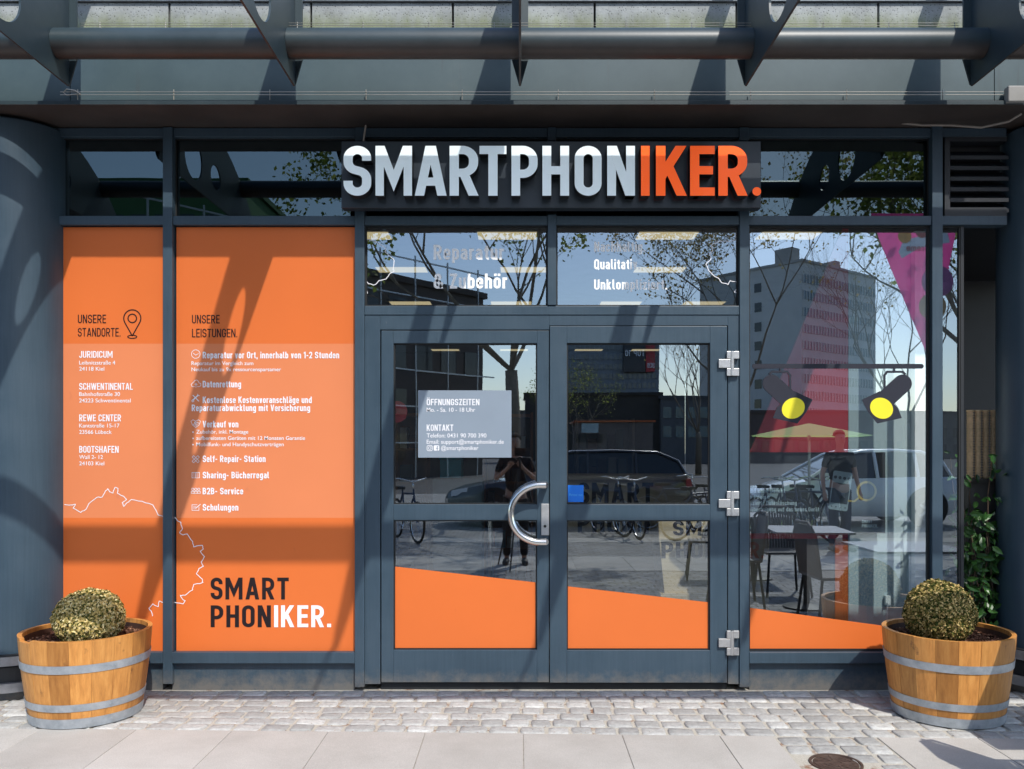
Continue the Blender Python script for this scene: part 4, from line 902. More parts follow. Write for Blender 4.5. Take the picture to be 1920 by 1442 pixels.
for s, a, b, base in (('mit und ohne Defekt', 1386, 1472, 924), ('Faire Preise', 1386, 1443, 935.5), ('Zertifizierte Datenlöschung', 1386, 1494, 947), ('Datenübertragung auf das neues Gerät', 1386, 1536, 959)): ptext(m, s, a, b, base, 8, yk, .17)
ptext(m, 'SMART', 1616, 1635, 981, 6, yk, .16); ptext(m, 'PHONIKER.', 1616, 1646, 989, 6, yk, .16); m.build('lettering', plain('pale_print', (.45, .55, .58), .5), poster)
def rotp(pts, cx, cy, a): return [(cx+(x-cx)*math.cos(a)-(y-cy)*math.sin(a), cy+(x-cx)*math.sin(a)+(y-cy)*math.cos(a)) for x, y in pts]
ph = rotp(rrp(1558, 1594, 884, 957, 4), 1576, 920, .14); m = MB(); m.prism([(wx(a, yk), wz(b, yk)) for a, b in ph], yk, yk+.001); m.build('phone_drawing', plain('phone_print', (.33, .42, .45), .5), poster)
m = MB(); m.prism([(wx(a, yk), wz(b, yk)) for a, b in rotp([(1560, 906), (1592, 906), (1592, 944), (1560, 944)], 1576, 920, .14)], yk-.0015, yk-.0005)
for k in range(4):
    x, y = rotp([(1563+k*8.6, 896)], 1576, 920, .14)[0]; m.disc((wx(x, yk), yk-.0015, wz(y, yk)), .011, 14, 'y')
    x, y = rotp([(1563+k*8.6, 951)], 1576, 920, .14)[0]; m.disc((wx(x, yk), yk-.0015, wz(y, yk)), .005, 8, 'y')
m.build('phone_screen', plain('screen_print', (.08, .1, .115), .5), poster)
m = MB(); pline(m, pcirc(1625, 921, 17, 28), yk, 4, closed=True); pline(m, [(1590, 939), (1602, 940), (1613, 931)], yk-.0006, 3); m.build('ring_emblem', plain('ring_print', (.55, .42, .12), .5), poster)
# socket on the pale panel
m = MB(); m.box(*sorted((q(1657, 0)[0], q(1667, 0)[0])), .52, .549, q(0, 1134)[1], q(0, 1116)[1]); m.tube([(q(1660, 0)[0], .51, q(0, 1128)[1]), (q(1656, 0)[0], .49, q(0, 1150)[1]), (q(1655, 0)[0], .5, .15)], .006, 8)
o = m.build('wall_socket', plain('socket', (.7, .75, .75), .4), bevel=.004); tag(o, 'white wall socket with plugged cord low on the pale display panel', 'socket')
# wooden crate planter with lettering behind the right door
ck = thing('lettered_planter', 'pale wooden tapered planter with bold dark lettering behind the right door leaf', 'planter', (0, 0, 0))
yb = 1.0; A_ = [(1232, 968), (1446, 968), (1436, 1112), (1246, 1112)]
m = MB(); fr = [(wx(a, yb), wz(b, yb)) for a, b in A_]; m.prism(fr, yb, yb+.4); m.build('box', M['wood'], ck)
m = MB(); ptext(m, 'SMART', 1262, 1392, 1004, 27, yb-.002, .18, .11); ptext(m, 'PHON', 1240, 1346, 1047, 31, yb-.002, .18, .11); m.build('dark_lettering', M['dark_vinyl'], ck)
m = MB(); ptext(m, 'IKER.', 1352, 1434, 1047, 31, yb-.002, .18, .11); m.build('orange_lettering', M['orange'], ck)
m = MB(); m.box(wx(1238, yb), wx(1440, yb), yb-.02, yb+.42, .035, wz(1112, yb)-.001); m.build('base', M['wood'], ck)
ct = thing('counter', 'long pale wooden counter with dark lettering deep inside behind the right door', 'counter', (0, 0, 0)); yb = 2.2
m = MB(); m.box(wx(1040, yb), wx(1330, yb), yb, yb+.6, .035, wz(900, yb)); m.build('body', M['wood'], ct)
m = MB(); m.box(wx(1035, yb), wx(1335, yb), yb-.04, yb+.64, wz(900, yb)+.001, wz(900, yb)+.04); m.build('top', M['wood'], ct)
m = MB(); ptext(m, 'SMART', 1083, 1225, 945, 40, yb-.002, .18, .11); ptext(m, 'PHONIKER.', 1083, 1300, 1000, 40, yb-.002, .18, .11); m.build('lettering', M['dark_vinyl'], ct)
# round table with steel foot behind the left leaf
rt = thing('bistro_table', 'round table on a steel column foot behind the left door leaf', 'table', (wx(917, 1.2), 1.2, .035))
m = MB(); m.lathe([(0, 0), (.26, 0), (.26, .015), (.05, .05), (0, .05)], 40); m.build('foot', M['chrome'], rt, True, angle=30)
m = MB(); m.lathe([(.03, .05), (.03, .98)], 20); m.build('column', M['chrome'], rt, True)
m = MB(); m.lathe([(0, .98), (.32, .98), (.32, 1.01), (0, 1.01)], 40); m.build('top', M['wall_in'], rt, True, angle=30)
# shelves
for i, (a, b, cc, yb, lab) in enumerate(((740, 800, (.30, .12, .04), 3.4, 'brown shelf of dark wares deep in the shop left of the teal crate'), (905, 1000, (.30, .11, .04), 3.6, 'brown shelf deep in the shop behind the curved handle'), (1080, 1190, (.35, .3, .26), 5.2, 'pale shelf deep in the shop behind the right door leaf'))):
    sh = thing('shelf', lab, 'shelf', (0, 0, 0)); mt = plain('shelf_board', cc, .6); x0, x1 = wx(a, yb), wx(b, yb); m = MB()
    m.box(x0, x0+.03, yb, yb+.35, .035, 1.9); m.box(x1-.03, x1, yb, yb+.35, .035, 1.9); m.box(x0, x1, yb+.34, yb+.36, .035, 1.9)
    for k in range(6): m.box(x0+.03, x1-.03, yb+.005, yb+.33, .1+k*.35, .125+k*.35)
    m.build('carcass', mt, sh); m = MB(); r2 = random.Random(i)
    for k in range(5):
        x = x0+.05
        while x < x1-.15: w = r2.uniform(.05, .12); m.box(x, x+w, yb+.04, yb+.25, .1255+k*.35, .1255+k*.35+r2.uniform(.1, .25)); x += w+.02
    m.build('wares', island('wares', [(0, (.05, .05, .06)), (.5, (.2, .1, .06)), (.8, (.08, .16, .2)), (1, (.5, .45, .4))], .5), sh)
m = MB(); yb = 2.6; m.box(wx(825, yb), wx(865, yb), yb, yb+.3, wz(897, yb), wz(862, yb)); m.box(wx(823, yb), wx(867, yb), yb-.01, yb+.31, wz(862, yb)+.001, wz(858, yb)); o = m.build('teal_crate', M['teal'], bevel=.004); tag(o, 'teal crate standing on a pale blue cabinet behind the left door leaf', 'crate')
m = MB(); m.box(wx(812, yb), wx(905, yb), yb-.05, yb+.4, .035, wz(898, yb)); o = m.build('cabinet', plain('pale_blue_cabinet', (.18, .25, .28), .6), bevel=.004); tag(o, 'pale blue cabinet under the teal crate', 'cabinet')
m = MB(); yb = .3; m.lathe([(0, 0), (.07, 0), (.07, .004), (0, .004)], 24); o = m.build('round_sign', M['red']); o.rotation_euler = (PI/2, 0, 0); o.location = (wx(744, .2), .2, wz(772, .2)); tag(o, 'small red round sign hanging behind the left edge of the left door', 'sign')
# ================================================================ NEIGHBOURING BAY
nbr = thing('neighbour_kiosk', 'black interior of the neighbouring ice cream kiosk beside the right column', 'kiosk')
m = MB(); m.box(2.9, 4.6, 2.2, 2.25, 0, 3.3); m.build('back_wall', M['black'], nbr)
m = MB(); m.box(2.9, 4.6, .13, 2.2, 3.0, 3.05); m.build('ceiling', M['black'], nbr)
m = MB(); m.box(2.9, 4.6, .13, 2.2, .0, .03); m.build('floor', M['black'], nbr)
m = MB(); m.box(2.96, 4.2, .3, .9, .03, wz(903, .45)); m.box(2.94, 4.2, .28, .92, wz(903, .45)+.001, wz(897, .45)); m.build('counter', plain('kiosk_counter', (.06, .055, .05), .5), nbr)
for i in range(5):
    xx = wx(1812, .38)+.055+i*.052; n = 26; m = MB()
    pr = []
    for k in range(n): z = k*.0175; pr += [(.015, z), (.0255, z+.015)]
    m.lathe(pr+[(.0255, n*.0175), (.02, n*.0175+.004)], 16); o = m.build('cone_stack', plain('wafer', (.75, .5, .27), .8, var=.25, sc=40, bmp=.5), None, True)
    o.location = (xx-.03, .38, wz(897, .45)+.001); tag(o, 'tall stack of nested wafer ice cream cones, '+['leftmost', 'second from the left', 'middle one', 'fourth from the left', 'rightmost'][i]+' on the kiosk counter', 'wafer cones', 'stacks of wafer cones')
iv = thing('climbing_plant', 'glossy green leafy climber hanging beside the right column', 'plant', (wx(1843, .2), .22, .1)); rs = random.Random(4); m = MB(); st2 = MB()
for s_ in range(16):
    x = rs.uniform(-.14, .14); y = rs.uniform(-.07, .09); zt = rs.uniform(.75, 1.42); pts = []; px_ = x
    for k in range(12): z = zt*(k/11); px_ += rs.uniform(-.03, .03); pts.append((px_*.8, y+rs.uniform(-.02, .02), z))
    st2.tube(pts, .003, 5)
    for p in pts:
        for _ in range(3):
            c = Vector(p)+Vector((rs.uniform(-.05, .05), rs.uniform(-.05, .03), rs.uniform(-.05, .05))); dr = Vector((rs.uniform(-1, 1), rs.uniform(-1, .2), rs.uniform(-1.2, .3))).normalized()
            nn = dr.cross(Vector((rs.uniform(-.6, .6), -1, rs.uniform(-.6, .6)))).normalized(); L = rs.uniform(.022, .042); B_ = L*.42; up_ = nn.cross(dr)
            m.add([c, c+dr*L*.5+nn*B_+up_*.004, c+dr*L*1.3+nn*B_*.9, c+dr*L*2, c+dr*L*1.3-nn*B_*.9, c+dr*L*.5-nn*B_+up_*.004, c+dr*L-up_*.004], [(0, 1, 6), (1, 2, 6), (2, 3, 6), (3, 4, 6), (4, 5, 6), (5, 0, 6)])
m.build('leaves', island('glossy_leaf', [(0, (.02, .06, .015)), (.6, (.04, .12, .025)), (1, (.09, .22, .05))], .3, trans=.3, spec=.5), iv); st2.build('stem', M['twig'], iv)
# ================================================================ THE STREET ACROSS FROM THE SHOP (seen mirrored in the panes)
def RX(px, z): return (px-CX)*z/F
def RZ(py, z): return 1.5+(CY-py)*z/F
def RY(z): return -(z-D)
M['bark'] = plain('bark', (.22, .175, .13), .9, var=.35, sc=12, bmp=.4); M['tyre'] = plain('tyre', (.02, .02, .02), .8); M['rim'] = plain('alloy', (.5, .5, .52), .3, metal=.8)
M['car_glass'] = plain('car_glass', (.012, .016, .018), .05, spec=.8); M['concrete'] = plain('concrete', (.34, .33, .31), .8, var=.1, sc=.4)
leafm = island('fresh_leaf', [(0, (.09, .13, .02)), (.6, (.26, .32, .06)), (1, (.42, .42, .12))], .5, trans=.6)
leafb = island('russet_leaf', [(0, (.12, .10, .03)), (.6, (.34, .28, .08)), (1, (.45, .3, .12))], .5, trans=.6)
def tree(loc, H, tr, fork, spread, nleaf, label, seed, lm=leafm, lv=5):
    t = thing('street_tree', label, 'tree', loc, 0, 'street trees'); rs = random.Random(seed); tips = []
    tk = MB(); cr = MB()
    tp = [(0, 0, -.05), (.03, .02, H*.2), (-.02, .04, fork)]; tk.tube(tp, [tr*1.25, tr, tr*.82], 12); tk.build('trunk', M['bark'], t, True)
    def br(p, d, L, r, k):
        pts = [p]; q = p.copy(); dd = d.copy(); n = 4
        for i in range(n):
            dd = (dd+Vector((rs.uniform(-.22, .22), rs.uniform(-.22, .22), rs.uniform(-.08, .2)))).normalized(); q = q+dd*L/n; pts.append(q.copy())
        cr.tube(pts, [r*.62*(1-.14*i) for i in range(n+1)], 6 if k > 2 else 4, False)
        if k <= 2: tips.extend(pts[2:])
        if k > 0:
            for j in range(3 if k > 1 else 4):
                b = pts[rs.choice((2, 3, 4))] if j else pts[-1]
                nd = (dd*.75+Vector((rs.uniform(-1, 1), rs.uniform(-1, 1), rs.uniform(-.35, .6)))*(.75)).normalized(); br(b, nd, L*rs.uniform(.6, .78), r*.5, k-1)
    base = Vector(tp[-1])
    for j in range(5):
        a = 2*PI*j/5+rs.uniform(-.4, .4); d = Vector((math.cos(a)*spread, math.sin(a)*spread, rs.uniform(.6, 1.0))).normalized() if j else Vector((.05, 0, 1)); br(base, d, (H-fork)*.42, tr*.55, lv-1)
    cr.build('limbs', M['bark'], t)
    if nleaf:
        lf = MB()
        for i in range(nleaf):
            c = rs.choice(tips)+Vector((rs.gauss(0, .16), rs.gauss(0, .16), rs.gauss(0, .14))); u = Vector((rs.uniform(-1, 1), rs.uniform(-1, 1), rs.uniform(-1, 1))).normalized(); w = u.cross(Vector((rs.uniform(-1, 1), rs.uniform(-1, 1), rs.uniform(-1, 1)))).normalized(); s = rs.uniform(.035, .08)
            lf.add([c-u*s, c+w*s*.7, c+u*s, c-w*s*.7], [(0, 1, 2, 3)])
        lf.build('crown', lm, t)
    return t
tree((RX(960, 20), RY(20), 0), 11.5, .17, 3.4, .95, 15000, 'tall street tree with fresh green leaves mirrored above the double door', 3)
tree((RX(1392, 30), RY(30), 0), 13, .16, 3.2, .6, 5000, 'slender tree mirrored beside the post between the right door and right window', 8, leafb)
tree((RX(1700, 34), RY(34), 0), 11.5, .15, 2.6, .8, 500, 'nearly bare tree mirrored at the right edge of the right window', 12, leafb)
tree((RX(1830, 15), RY(15), 0), 8.3, .15, 3.2, 1.0, 6000, 'leafing tree whose branches are mirrored across the top of the right window', 21)
tree((RX(1310, 52), RY(52), 0), 11, .16, 2.6, .8, 300, 'far bare tree mirrored in the upper right door glass', 30, leafb)
tree((RX(1090, 62), RY(62), 0), 8, .14, 2.0, .9, 1500, 'far low green tree mirrored before the dark low hall', 31)
# ---- buildings
def bld(name, label, loc, rz, w, d, h, col, floors=0, bays=0, wc=(.05, .06, .07), y0=1.2, fh=None, side=False, band=False, cap=True):
    b = thing(name, label, 'building', loc, rz); wm = plain('facade', col, .8, var=.08, sc=.3)
    m = MB(); m.box(0, w, -d, 0, 0, h); m.build('wall', wm, b)
    if cap: m = MB(); m.box(-.2, w+.2, -d-.2, .2, h, h+.35); m.build('roof', plain('roof_edge', tuple(c*.7 for c in col), .8), b)
    gm = plain('facade_glass', wc, .12, var=.3, sc=.8, spec=.7); fh = fh or (h-y0)/max(floors, 1)
    for f in range(floors):
        z = y0+f*fh
        wb = MB()
        if band:
            wb.box(w*.02, w*.98, .0, .06, z, z+fh*.52); o = wb.build('window_band', gm, b)
            s = MB()
            for k in range(bays+1): x = w*.02+w*.96*k/bays; s.box(x-.09, x+.09, .06, .14, z, z+fh*.52)
            s.build('bars', wm, o)
        else:
            for k in range(bays): x = w*(k+.5)/bays; q_ = MB(); q_.box(x-w/bays*.32, x+w/bays*.32, 0, .06, z, z+fh*.58); q_.build('window', gm, b)
    return b
tw = bld('tower_block', 'pale high-rise block with rows of ribbon windows mirrored in the right window', (41.5, -119.7, 0), math.atan2(-.62, .78), 21, 19, 29.5, (.62, .61, .58), 10, 26, (.10, .16, .20), 4.0, 2.5, band=True)
m = MB(); m.box(2, 4, -6, -3, 29.9, 32.4); m.box(14, 15.5, -5, -3, 29.9, 32); m.build('roof_hut', M['concrete'], tw)
for k in range(8):
    m = MB(); m.box(-.06, 0, -8.2, -7, 5+k*3, 6.4+k*3); m.build('window', M['car_glass'], tw)
lt = bld('lattice_building', 'blue-grey lattice clad building with dark and red banners mirrored in the right door', (RX(1010, 105), RY(105), 0), 0, RX(1236, 105)-RX(1010, 105), 12, RZ(598, 105), (.22, .25, .29), 9, 24, (.09, .11, .14), 8, 1.2, cap=True, band=True)
m = MB(); m.box(RX(1170, 104), RX(1210, 104), RY(104.8), RY(104.2), RZ(697, 104), RZ(640, 104)); bn = m.build('dark_banner', M['charcoal'], lt)
bn.parent = None; tag(bn, 'dark advertising banner hung on the lattice building, mirrored in the right door', 'banner')
m = MB(); m.box(RX(1211, 104), RX(1228, 104), RY(104.8), RY(104.2), RZ(697, 104), RZ(640, 104)); bn2 = m.build('red_banner', M['red']); tag(bn2, 'narrow red advertising banner beside the dark banner, mirrored in the right door', 'banner')
def rtext(par, s, pr, pl, base, cap, z, mat, t=.15):       # writing that faces the shop
    mm = MB(); letters(mm, s, -RX(pl, z), -RX(pr, z), RZ(base, z), cap*z/F, 0, t, .12)
    mm.v = [(-x, RY(z)+.02-yy, zz) for x, yy, zz in mm.v]; o = mm.build('lettering', mat, par); return o
for o_, s, a, b, base, cap in ((bn, 'TOP 10', 1173, 1208, 668, 12), (bn2, '2020', 1213, 1227, 690, 9)): rtext(o_, s, a, b, base, cap, 104.0, M['white_vinyl'])
hall = bld('casino_hall', 'long dark low hall with pale lettering mirrored in the right door', (RX(985, 98), RY(98), 0), 0, RX(1240, 98)-RX(985, 98), 10, RZ(742, 98), (.05, .045, .042), 0, 0)
rtext(hall, 'CASINO', 1090, 1146, 756, 13, 97.9, M['white_vinyl'])
h2 = bld('panel_hall', 'low building with grey and teal panels mirrored at the right of the right door', (RX(1240, 97), RY(97), 0), 0, RX(1400, 97)-RX(1240, 97), 10, RZ(748, 97), (.12, .12, .13), 2, 7, (.02, .10, .15), 3, 2.2)
h3 = bld('ferry_terminal', 'long low terminal building with pale sign letters mirrored in the right window', (RX(1401, 100), RY(100), 0), 0, RX(1770, 100)-RX(1401, 100), 10, RZ(775, 100), (.15, .11, .10), 1, 16, (.04, .05, .06), 1.4, 2.2)
rtext(h3, 'SCHWEDENKAI', 1472, 1590, 801, 13, 99.8, M['white_vinyl'])
sc = bld('scaffolded_building', 'long brown building wrapped in scaffolding mirrored at the left', (-24.2, -20.7, 0), math.atan2(-.765, .645), 34, 12, 10.8, (.12, .095, .08), 4, 17, (.03, .03, .035), 1.0, 2.5)
m = MB()
for k in range(14): m.box(k*2.5, k*2.5+.07, .9, .97, 0, 12.2)
for j in range(6): m.box(0, 34, .9, .96, j*2+1.9, j*2+1.98)
m.build('scaffold', M['brushed'], sc)
bg_ = bld('green_block', 'tall block with green cladding mirrored dimly over the orange panels', (-27, -44, 0), 0, 11, 10, 17, (.10, .22, .09), 5, 8, (.05, .08, .08), 1.5, 3)
bld('far_terrace', 'far row of low houses mirrored behind the cars', (-30, -150, 0), 0, 150, 10, 8.5, (.2, .17, .15), 2, 40, (.06, .06, .07), 1, 3)
bld('warehouse', 'far pale warehouse mirrored beyond the terrace', (-165, -160, 0), 0, 160, 10, 10, (.24, .22, .2), 2, 40, (.06, .06, .07), 1, 3)
# kiosk with orange edge in front of the hall
ks = thing('orange_edged_kiosk', 'low kiosk with orange roof edge and pale board mirrored above the estate car', 'kiosk', (0, 0, 0)); z_ = 40
m = MB(); m.box(RX(1080, z_), RX(1225, z_), RY(z_)-3, RY(z_), 0, RZ(792, z_)); m.build('wall', plain('kiosk_wall', (.16, .13, .12), .7), ks)
m = MB(); m.box(RX(1075, z_), RX(1230, z_), RY(z_)-3.1, RY(z_)+.1, RZ(792, z_)+.002, RZ(789, z_)); m.build('roof', M['rust'], ks)
m = MB(); m.box(RX(1090, z_), RX(1122, z_), RY(z_)+.01, RY(z_)+.05, RZ(812, z_), RZ(794, z_)); m.build('board', M['wall_white'], ks)
m = MB(); m.box(RX(1078, z_), RX(1130, z_), RY(z_)+.01, RY(z_)+.06, RZ(830, z_), RZ(814, z_)); m.build('shutter', M['black'], ks)
# ---- cars
def car(loc, rz, L, Hh, col, label, estate=False):
    t = thing('parked_car', label, 'car', loc, rz, 'cars parked across the street'); k = L/4.1; body = plain('car_paint', col, .25, var=.03, coat=1)
    st = [(0, .50, .36, .56), (.06, .70, .24, .66), (.3, .83, .2, .76), (.9, .88, .2, .90), (1.3, .885, .2, .96), (2.2, .89, .2, .97), (3.1, .89, .2, .99), (3.75, .86, .22, 1.0), (4.0, .80, .28, .96), (4.1, .66, .4, .82)]
    m = MB(); vs = []; fs = []; n = 0
    for x, w, zb, zt in st:
        hf = [(w*.86, zb), (w*.97, zb+.1), (w, .55), (w*.985, zt-.12), (w*.9, zt-.02), (w*.5, zt+.02)]
        ring = [(x*k, y, z) for y, z in hf]+[(x*k, -y, z) for y, z in hf[::-1]]; n = len(ring); vs += ring
    for i in range(len(st)-1):
        for j in range(n): a = i*n+j; b = i*n+(j+1) % n; fs.append((a, b, b+n, a+n))
    fs.append(tuple(range(n))); fs.append(tuple(range(len(vs)-1, len(vs)-n-1, -1))); m.add(vs, fs); m.build('body', body, t, True, angle=45)
    rear = 3.98 if estate else 3.8; prof_ = [(1.0, .93, .80), (1.78, Hh-.1, .62), (2.1, Hh-.02, .60), (2.8, Hh, .60), (3.3 if not estate else 3.5, Hh-.03, .59), (rear-.15, 1.28, .68), (rear, .98, .76)]
    m = MB(); vs = []; fs = []
    for x, z, w in prof_: vs += [(x*k, -w, z), (x*k, w, z), (x*k, .80*(.98), .93), (x*k, -.80*.98, .93)]
    for i in range(len(prof_)-1):
        for j in range(4): a = i*4+j; b = i*4+(j+1) % 4; fs.append((a, b, b+4, a+4))
    m.add(vs, fs); m.build('windows', M['car_glass'], t, True, angle=30)
    m = MB(); rp = prof_[1:5]
    for s_ in (-1, 1):
        m.tube([(x*k, s_*w*1.01, z+.005) for x, z, w in prof_], .035, 8)
        m.tube([(2.35*k, s_*.81, .95), (2.35*k, s_*.61, Hh-.03)], .035, 8); m.tube([(3.15*k, s_*.81, .95), (3.15*k, s_*.61, Hh-.04)], .035, 8)
    vs = []; fs = []
    for x, z, w in rp: vs += [(x*k, -w, z+.012), (x*k, 0, z+.035), (x*k, w, z+.012)]
    for i in range(len(rp)-1): fs += [(i*3, i*3+1, i*3+4, i*3+3), (i*3+1, i*3+2, i*3+5, i*3+4)]
    m.add(vs, fs); m.build('roof', body, t, True, angle=45)
    for s_ in (-1, 1):
        for x in (.82*k, 3.28*k):
            a = MB(); a.lathe([(.40, -.012), (.40, .012), (0, .012)], 32); o = a.build('wheel_arch', M['tyre'], t); o.rotation_euler = (s_*-PI/2, 0, 0); o.location = (x, s_*.885, .38)
            wv = MB(); wv.lathe([(.19, 0), (.31, .0), (.325, -.03), (.325, -.17), (.31, -.2), (.19, -.2)], 36); o = wv.build('tyre', M['tyre'], t, True, angle=40); o.rotation_euler = (s_*-PI/2, 0, 0); o.location = (x, s_*.915, .325)
            r_ = MB(); r_.lathe([(0, .004), (.05, .004), (.06, -.03), (.17, -.03), (.2, .006), (.2, -.1)], 30)
            for q_ in range(5): an = 2*PI*q_/5; r_.obox((.11*math.cos(an), .11*math.sin(an), -.008), (.08*math.cos(an), .08*math.sin(an), 0), (-.022*math.sin(an), .022*math.cos(an), 0), (0, 0, .01))
            o2_ = r_.build('rim', M['rim'], o); 
        l = MB(); l.obox((.27*k, s_*.66, .68), (.16, s_*.03, .03), (-.02, s_*.12, 0), (0, 0, .06)); l.build('headlight', plain('lamp_glass', (.7, .72, .75), .1), t)
        l = MB(); l.obox((4.0*k, s_*.74, .86), (.06, 0, 0), (0, .08, 0), (0, 0, .09)); l.build('tail_light', M['red'], t)
        l = MB(); l.obox((1.25*k, s_*.98, 1.0), (.07, 0, 0), (0, .08, 0), (0, 0, .06)); l.build('mirror', body, t)
    return t
zc = 17.4
car((RX(1400, zc), RY(zc), 0), 0, 4.15, 1.5, (.88, .9, .92), 'silvery white hatchback mirrored in the right window')
car((RX(838, zc), RY(zc), 0), 0, 4.95, 1.48, (.03, .03, .035), 'dark estate car with bright roof rails mirrored in the door panes', True)
# ---- bicycles
def tor(mb, c, R_, r, n=32): mb.tube([(c[0]+R_*math.cos(2*PI*i/n), c[1], c[2]+R_*math.sin(2*PI*i/n)) for i in range(n)], r, 6, closed=True)
def bike(loc, rz, label):
    t = thing('bicycle', label, 'bicycle', loc, rz, 'bicycles parked across the street')
    for x in (0, 1.05):
        m = MB(); tor(m, (x, 0, .34), .325, .02); o = m.build('wheel', M['tyre'], t, True)
        m = MB(); tor(m, (x, 0, .34), .3, .008)
        for k in range(14): a = 2*PI*k/14; m.tube([(x, .02*(-1)**k, .34), (x+.3*math.cos(a), 0, .34+.3*math.sin(a))], .0025, 4)
        m.build('rim', M['chrome'], o)
    m = MB()
    for a, b in (((0, 0, .34), (.45, 0, .3)), ((0, 0, .34), (.32, 0, .78)), ((.45, 0, .3), (.30, 0, .84)), ((.32, 0, .78), (.88, 0, .80)), ((.45, 0, .3), (.88, 0, .74)), ((.86, 0, .86), (1.05, 0, .34))): m.tube([a, b], .017, 8)
    m.build('frame', plain('bike_paint', (.05, .07, .12), .3), t)
    m = MB(); m.tube([(.86, 0, .86), (.83, 0, 1.0)], .014, 8); m.tube([(.62, -.27, 1.03), (.8, -.24, 1.05), (.85, -.05, 1.0), (.85, .05, 1.0), (.8, .24, 1.05), (.62, .27, 1.03)], .012, 8); m.build('handlebar', M['chrome'], t, True)
    m = MB(); m.add([(.16, -.09, .9), (.16, .09, .9), (.34, .03, .9), (.46, 0, .89), (.34, -.03, .9), (.16, -.08, .84), (.16, .08, .84), (.34, .03, .85), (.44, 0, .85), (.34, -.03, .85)], [(0, 1, 2, 3, 4), (9, 8, 7, 6, 5), (0, 5, 6, 1), (1, 6, 7, 2), (2, 7, 8, 3), (3, 8, 9, 4), (4, 9, 5, 0)]); m.build('saddle', M['black'], t)
    m = MB(); tor(m, (.45, .03, .3), .09, .008, 20); m.tube([(.45, .03, .3), (.55, .09, .2)], .01, 6); m.tube([(.45, -.03, .3), (.35, -.09, .4)], .01, 6); m.build('crank', M['chrome'], t)
    return t
spots = [(1120, 15.6, 1.2), (1160, 15.2, 1.35), (1215, 16.0, .4), (1270, 14.0, -.5), (742, 14.5, 1.1), (1420, 15, 1.3), (1450, 15.1, 1.4), (1480, 15.2, 1.2), (1510, 15.0, 1.5), (1300, 15.5, 1.0)]
words = ['nearest bicycle left of the big pot mirrored in the right door', 'second bicycle mirrored low in the right door', 'bicycle standing side-on behind the estate car tail', 'bicycle turned away at the right edge of the right door', 'lone bicycle mirrored at the left edge of the left door', 'leftmost bicycle of the row mirrored in the right window', 'second bicycle of the row mirrored in the right window', 'third bicycle of the row mirrored in the right window', 'last bicycle of the row, before the white car', 'bicycle half hidden behind the right door hinges']
b0 = None
for (px, z, rz), lab in zip(spots, words):
    if b0 is None: b0 = bike((RX(px, z), RY(z), 0), rz, lab)
    else: dup(b0, (RX(px, z), RY(z), 0), rz, lab)
# ---- parasol, tables, chairs, pennant
pz = 15.2; pr = thing('parasol', 'lime green and white square parasol mirrored above the white car', 'parasol', (RX(1520, pz), RY(pz), 0), .3)
m = MB(); a_, h_ = .98, RZ(818, pz); ap = RZ(793, pz); cn = [(a_, a_), (-a_, a_), (-a_, -a_), (a_, -a_)]
for th in (0,): m.add([(x, y, h_+th) for x, y in cn]+[(0, 0, ap+th)], [(0, 1, 4), (1, 2, 4), (2, 3, 4), (3, 0, 4)])
m.build('canopy', island('parasol_cloth', [(0, (.5, .8, .2)), (1, (.62, .85, .35))], .7, trans=.5), pr)
m = MB(); m.tube([(0, 0, .05), (0, 0, ap)], .025, 10); m.build('pole', M['brushed'], pr)
m = MB(); [m.tube([(0, 0, h_-.1+.02), (x*.95, y*.95, h_-.02)], .008, 6) for x, y in cn+[(a_, 0), (-a_, 0), (0, a_), (0, -a_)]]; m.build('ribs', M['black'], pr)
m = MB(); m.lathe([(0, 0), (.3, 0), (.3, .05), (.05, .08), (0, .08)], 24); m.build('foot', M['concrete'], pr)
tm = plain('table_laminate', (.34, .34, .37), .45, var=.06)
def table(x, y, w, label, rz=0):
    t = thing('cafe_table', label, 'table', (x, y, 0), rz, 'cafe tables in front of the kiosk'); m = MB(); m.box(-w/2, w/2, -w/2, w/2, .73, .75); m.build('tabletop', tm, t, bevel=.003)
    m = MB(); m.tube([(0, 0, .03), (0, 0, .73)], .03, 12); m.build('column', M['black'], t); m = MB(); m.lathe([(0, 0), (.22, 0), (.22, .012), (.04, .04), (0, .04)], 24); m.build('foot', M['black'], t); return t
table(3.02, -1.27, .72, 'square grey cafe table nearest to the right barrel, mirrored low in the right window'); table(2.75, -2.75, .72, 'square grey cafe table mirrored in the middle of the right window', .1); table(2.75, -4.6, .7, 'square grey cafe table farthest out, mirrored beside the door post', .05)
def chair(x, y, rz, label):
    t = thing('cafe_chair', label, 'chair', (x, y, 0), rz, 'wicker cafe chairs'); wk = M['wick']; m = MB()
    for i in range(9): m.box(-.21, .21, -.2+i*.045, -.165+i*.045, .44, .455)
    m.tube([(-.22, -.21, .448), (.22, -.21, .448), (.22, .21, .448), (-.22, .21, .448)], .014, 8, closed=True); m.build('seat', wk, t)
    m = MB(); m.tube([(-.21, .21, .45), (-.22, .26, .8), (-.12, .28, .9), (.12, .28, .9), (.22, .26, .8), (.21, .21, .45)], .015, 8)
    for i in range(13): m.tube([(-.18+i*.03, .215, .46), (-.17+i*.0283, .275, .88)], .0115, 6)
    m.build('backrest', wk, t, True)
    for sx in (-1, 1):
        for sy in (-1, 1): m = MB(); m.tube([(sx*.19, sy*.19, .44), (sx*.23, sy*.24, 0)], .013, 8); m.build('leg', M['black'], t)
    return t
M['wick'] = plain('wicker', (.16, .15, .15), .6)
chair(2.66, -1.78, 1.5, 'wicker cafe chair pushed to the left side of the table by the right barrel')
